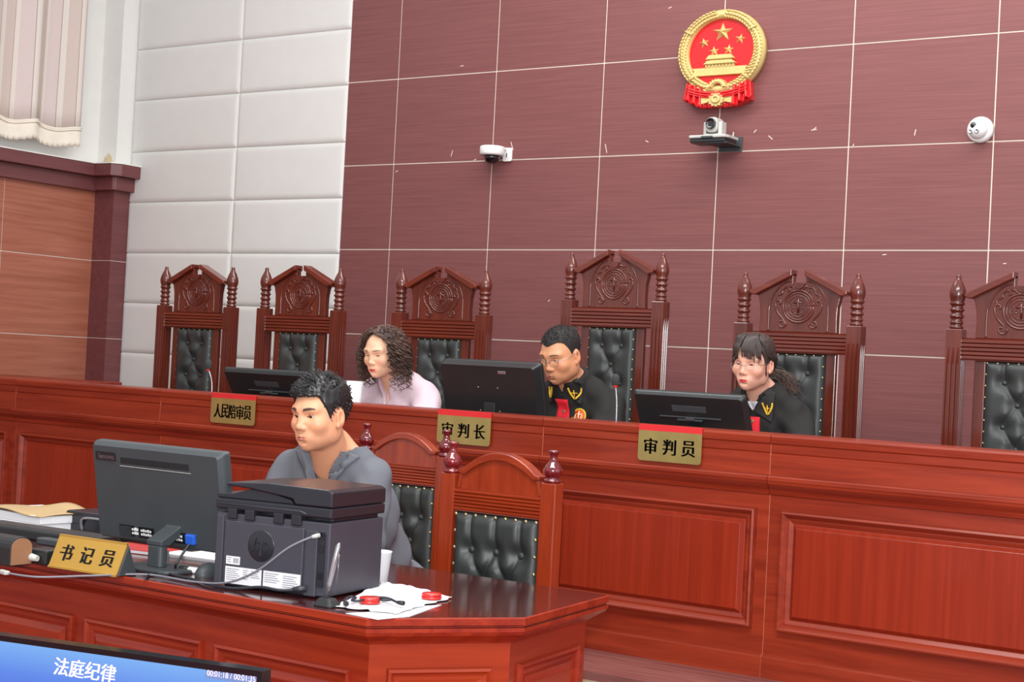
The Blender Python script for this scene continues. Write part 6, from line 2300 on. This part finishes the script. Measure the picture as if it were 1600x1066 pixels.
MB().box(-0.11, 0.11, -0.07, 0.07, 0.0, 0.012).build('cover', 'red_cover', t, bevel=0.002)
MB().box(-0.108, 0.111, -0.0705, 0.068, 0.002, 0.010).build('pages', 'paper', t)
p = Z(302, 897, TZ)
t = thing('glue_stick', 'white capped stick lying on the desk beside the mouse', 'stick', (p.x, p.y + 0.004, TZ + 0.009), math.radians(6))
MB().lathe([(0.008, -0.02), (0.009, -0.018), (0.009, 0.024), (0.008, 0.026)], (0, 0, 0), 14, mat=Matrix.Rotation(PI / 2, 3, 'Y')).build('barrel', 'white_plastic', t)
MB().lathe([(0.0085, -0.05), (0.0093, -0.048), (0.0093, -0.021), (0.008, -0.02)], (0, 0, 0), 14, mat=Matrix.Rotation(PI / 2, 3, 'Y')).build('cap', 'rubber', t)

# ------------------------------------------------------------------ screen in the front corner
ta = math.radians(12.6)
W2, H2 = 0.96, 0.56
cxT, cyT = -2.250 - W2 / 2 * math.cos(ta), 2.453 - W2 / 2 * math.sin(ta)
tv = thing('television', 'television with a blue screen lettered 法庭纪律 in the front left corner', 'television', (cxT, cyT, 0.0), ta)
zT = 0.707
mb = MB()
bz = 0.013
oo = [(-W2 / 2, zT - H2), (W2 / 2, zT - H2), (W2 / 2, zT), (-W2 / 2, zT)]
ii = [(-W2 / 2 + bz, zT - H2 + bz * 1.4), (W2 / 2 - bz, zT - H2 + bz * 1.4), (W2 / 2 - bz, zT - bz), (-W2 / 2 + bz, zT - bz)]
mb.loft([[(x, 0.004, z_) for x, z_ in ii], [(x, -0.006, z_) for x, z_ in ii], [(x, -0.008, z_) for x, z_ in oo], [(x, 0.03, z_) for x, z_ in oo]], caps=False)
mb.build('bezel', 'screen_gloss', tv)
MB().box(-W2 / 2 + 0.002, W2 / 2 - 0.002, 0.006, 0.034, zT - H2 + 0.002, zT - 0.002).build('back_shell', 'plastic', tv, bevel=0.006)
so = MB().box(-W2 / 2 + bz, W2 / 2 - bz, 0.0, 0.004, -H2 + bz * 1.4, -bz).build('screen', 'screen_blue', tv)
so.location = (0, 0, zT)
def tvlocal(px, py):
    d = CAM_F + CAM_R * (px - 800) / FPX - CAM_U * (py - 533) / FPX
    n_ = np.array((math.sin(ta), -math.cos(ta), 0.0))
    o_ = np.array((cxT, cyT, 0.0)); c0 = np.array((0, 0, CAM_H))
    t_ = ((o_ - c0) @ n_) / (d @ n_)
    p_ = c0 + d * t_ - o_
    return p_[0] * math.cos(ta) + p_[1] * math.sin(ta), p_[2]
l0, l1 = tvlocal(86, 1050), tvlocal(182, 1050)
cx_, cz_ = tvlocal(133, 1047)
mb = write(MB(), '法庭纪律', 0.040, cx_, cz_, -0.0012, w=(l1[0] - l0[0]), slant=0.12, heavy=0.001)
mb.build('lettering', 'screen_text', so, normals=False)
so.children[0].location = (0, 0, -zT)
a0, a1 = tvlocal(322, 1048), tvlocal(397, 1066)
cx_, cz_ = tvlocal(359, 1056)
bo = MB().box(a0[0], a1[0] + 0.012, -0.0010, 0.0005, cz_ - 0.012, cz_ + 0.010).build('timer_band', 'screen_band', so)
bo.location = (0, 0, -zT)
mb = write(MB(), '00:01:18 / 00:01:35', 0.013, cx_ + 0.004, cz_, -0.0016, w=(a1[0] - a0[0]))
lo_ = mb.build('timer_digits', 'screen_text', so, normals=False)
lo_.location = (0, 0, -zT)
MB().box(-0.05, 0.05, 0.03, 0.06, 0.05, zT - 0.2).build('stand_post', 'plastic', tv, bevel=0.004)
MB().prism(rrect(-0.3, 0.3, -0.16, 0.2, 0.03), 'Z', 0.0, 0.05).build('stand_foot', 'plastic', tv, bevel=0.01)
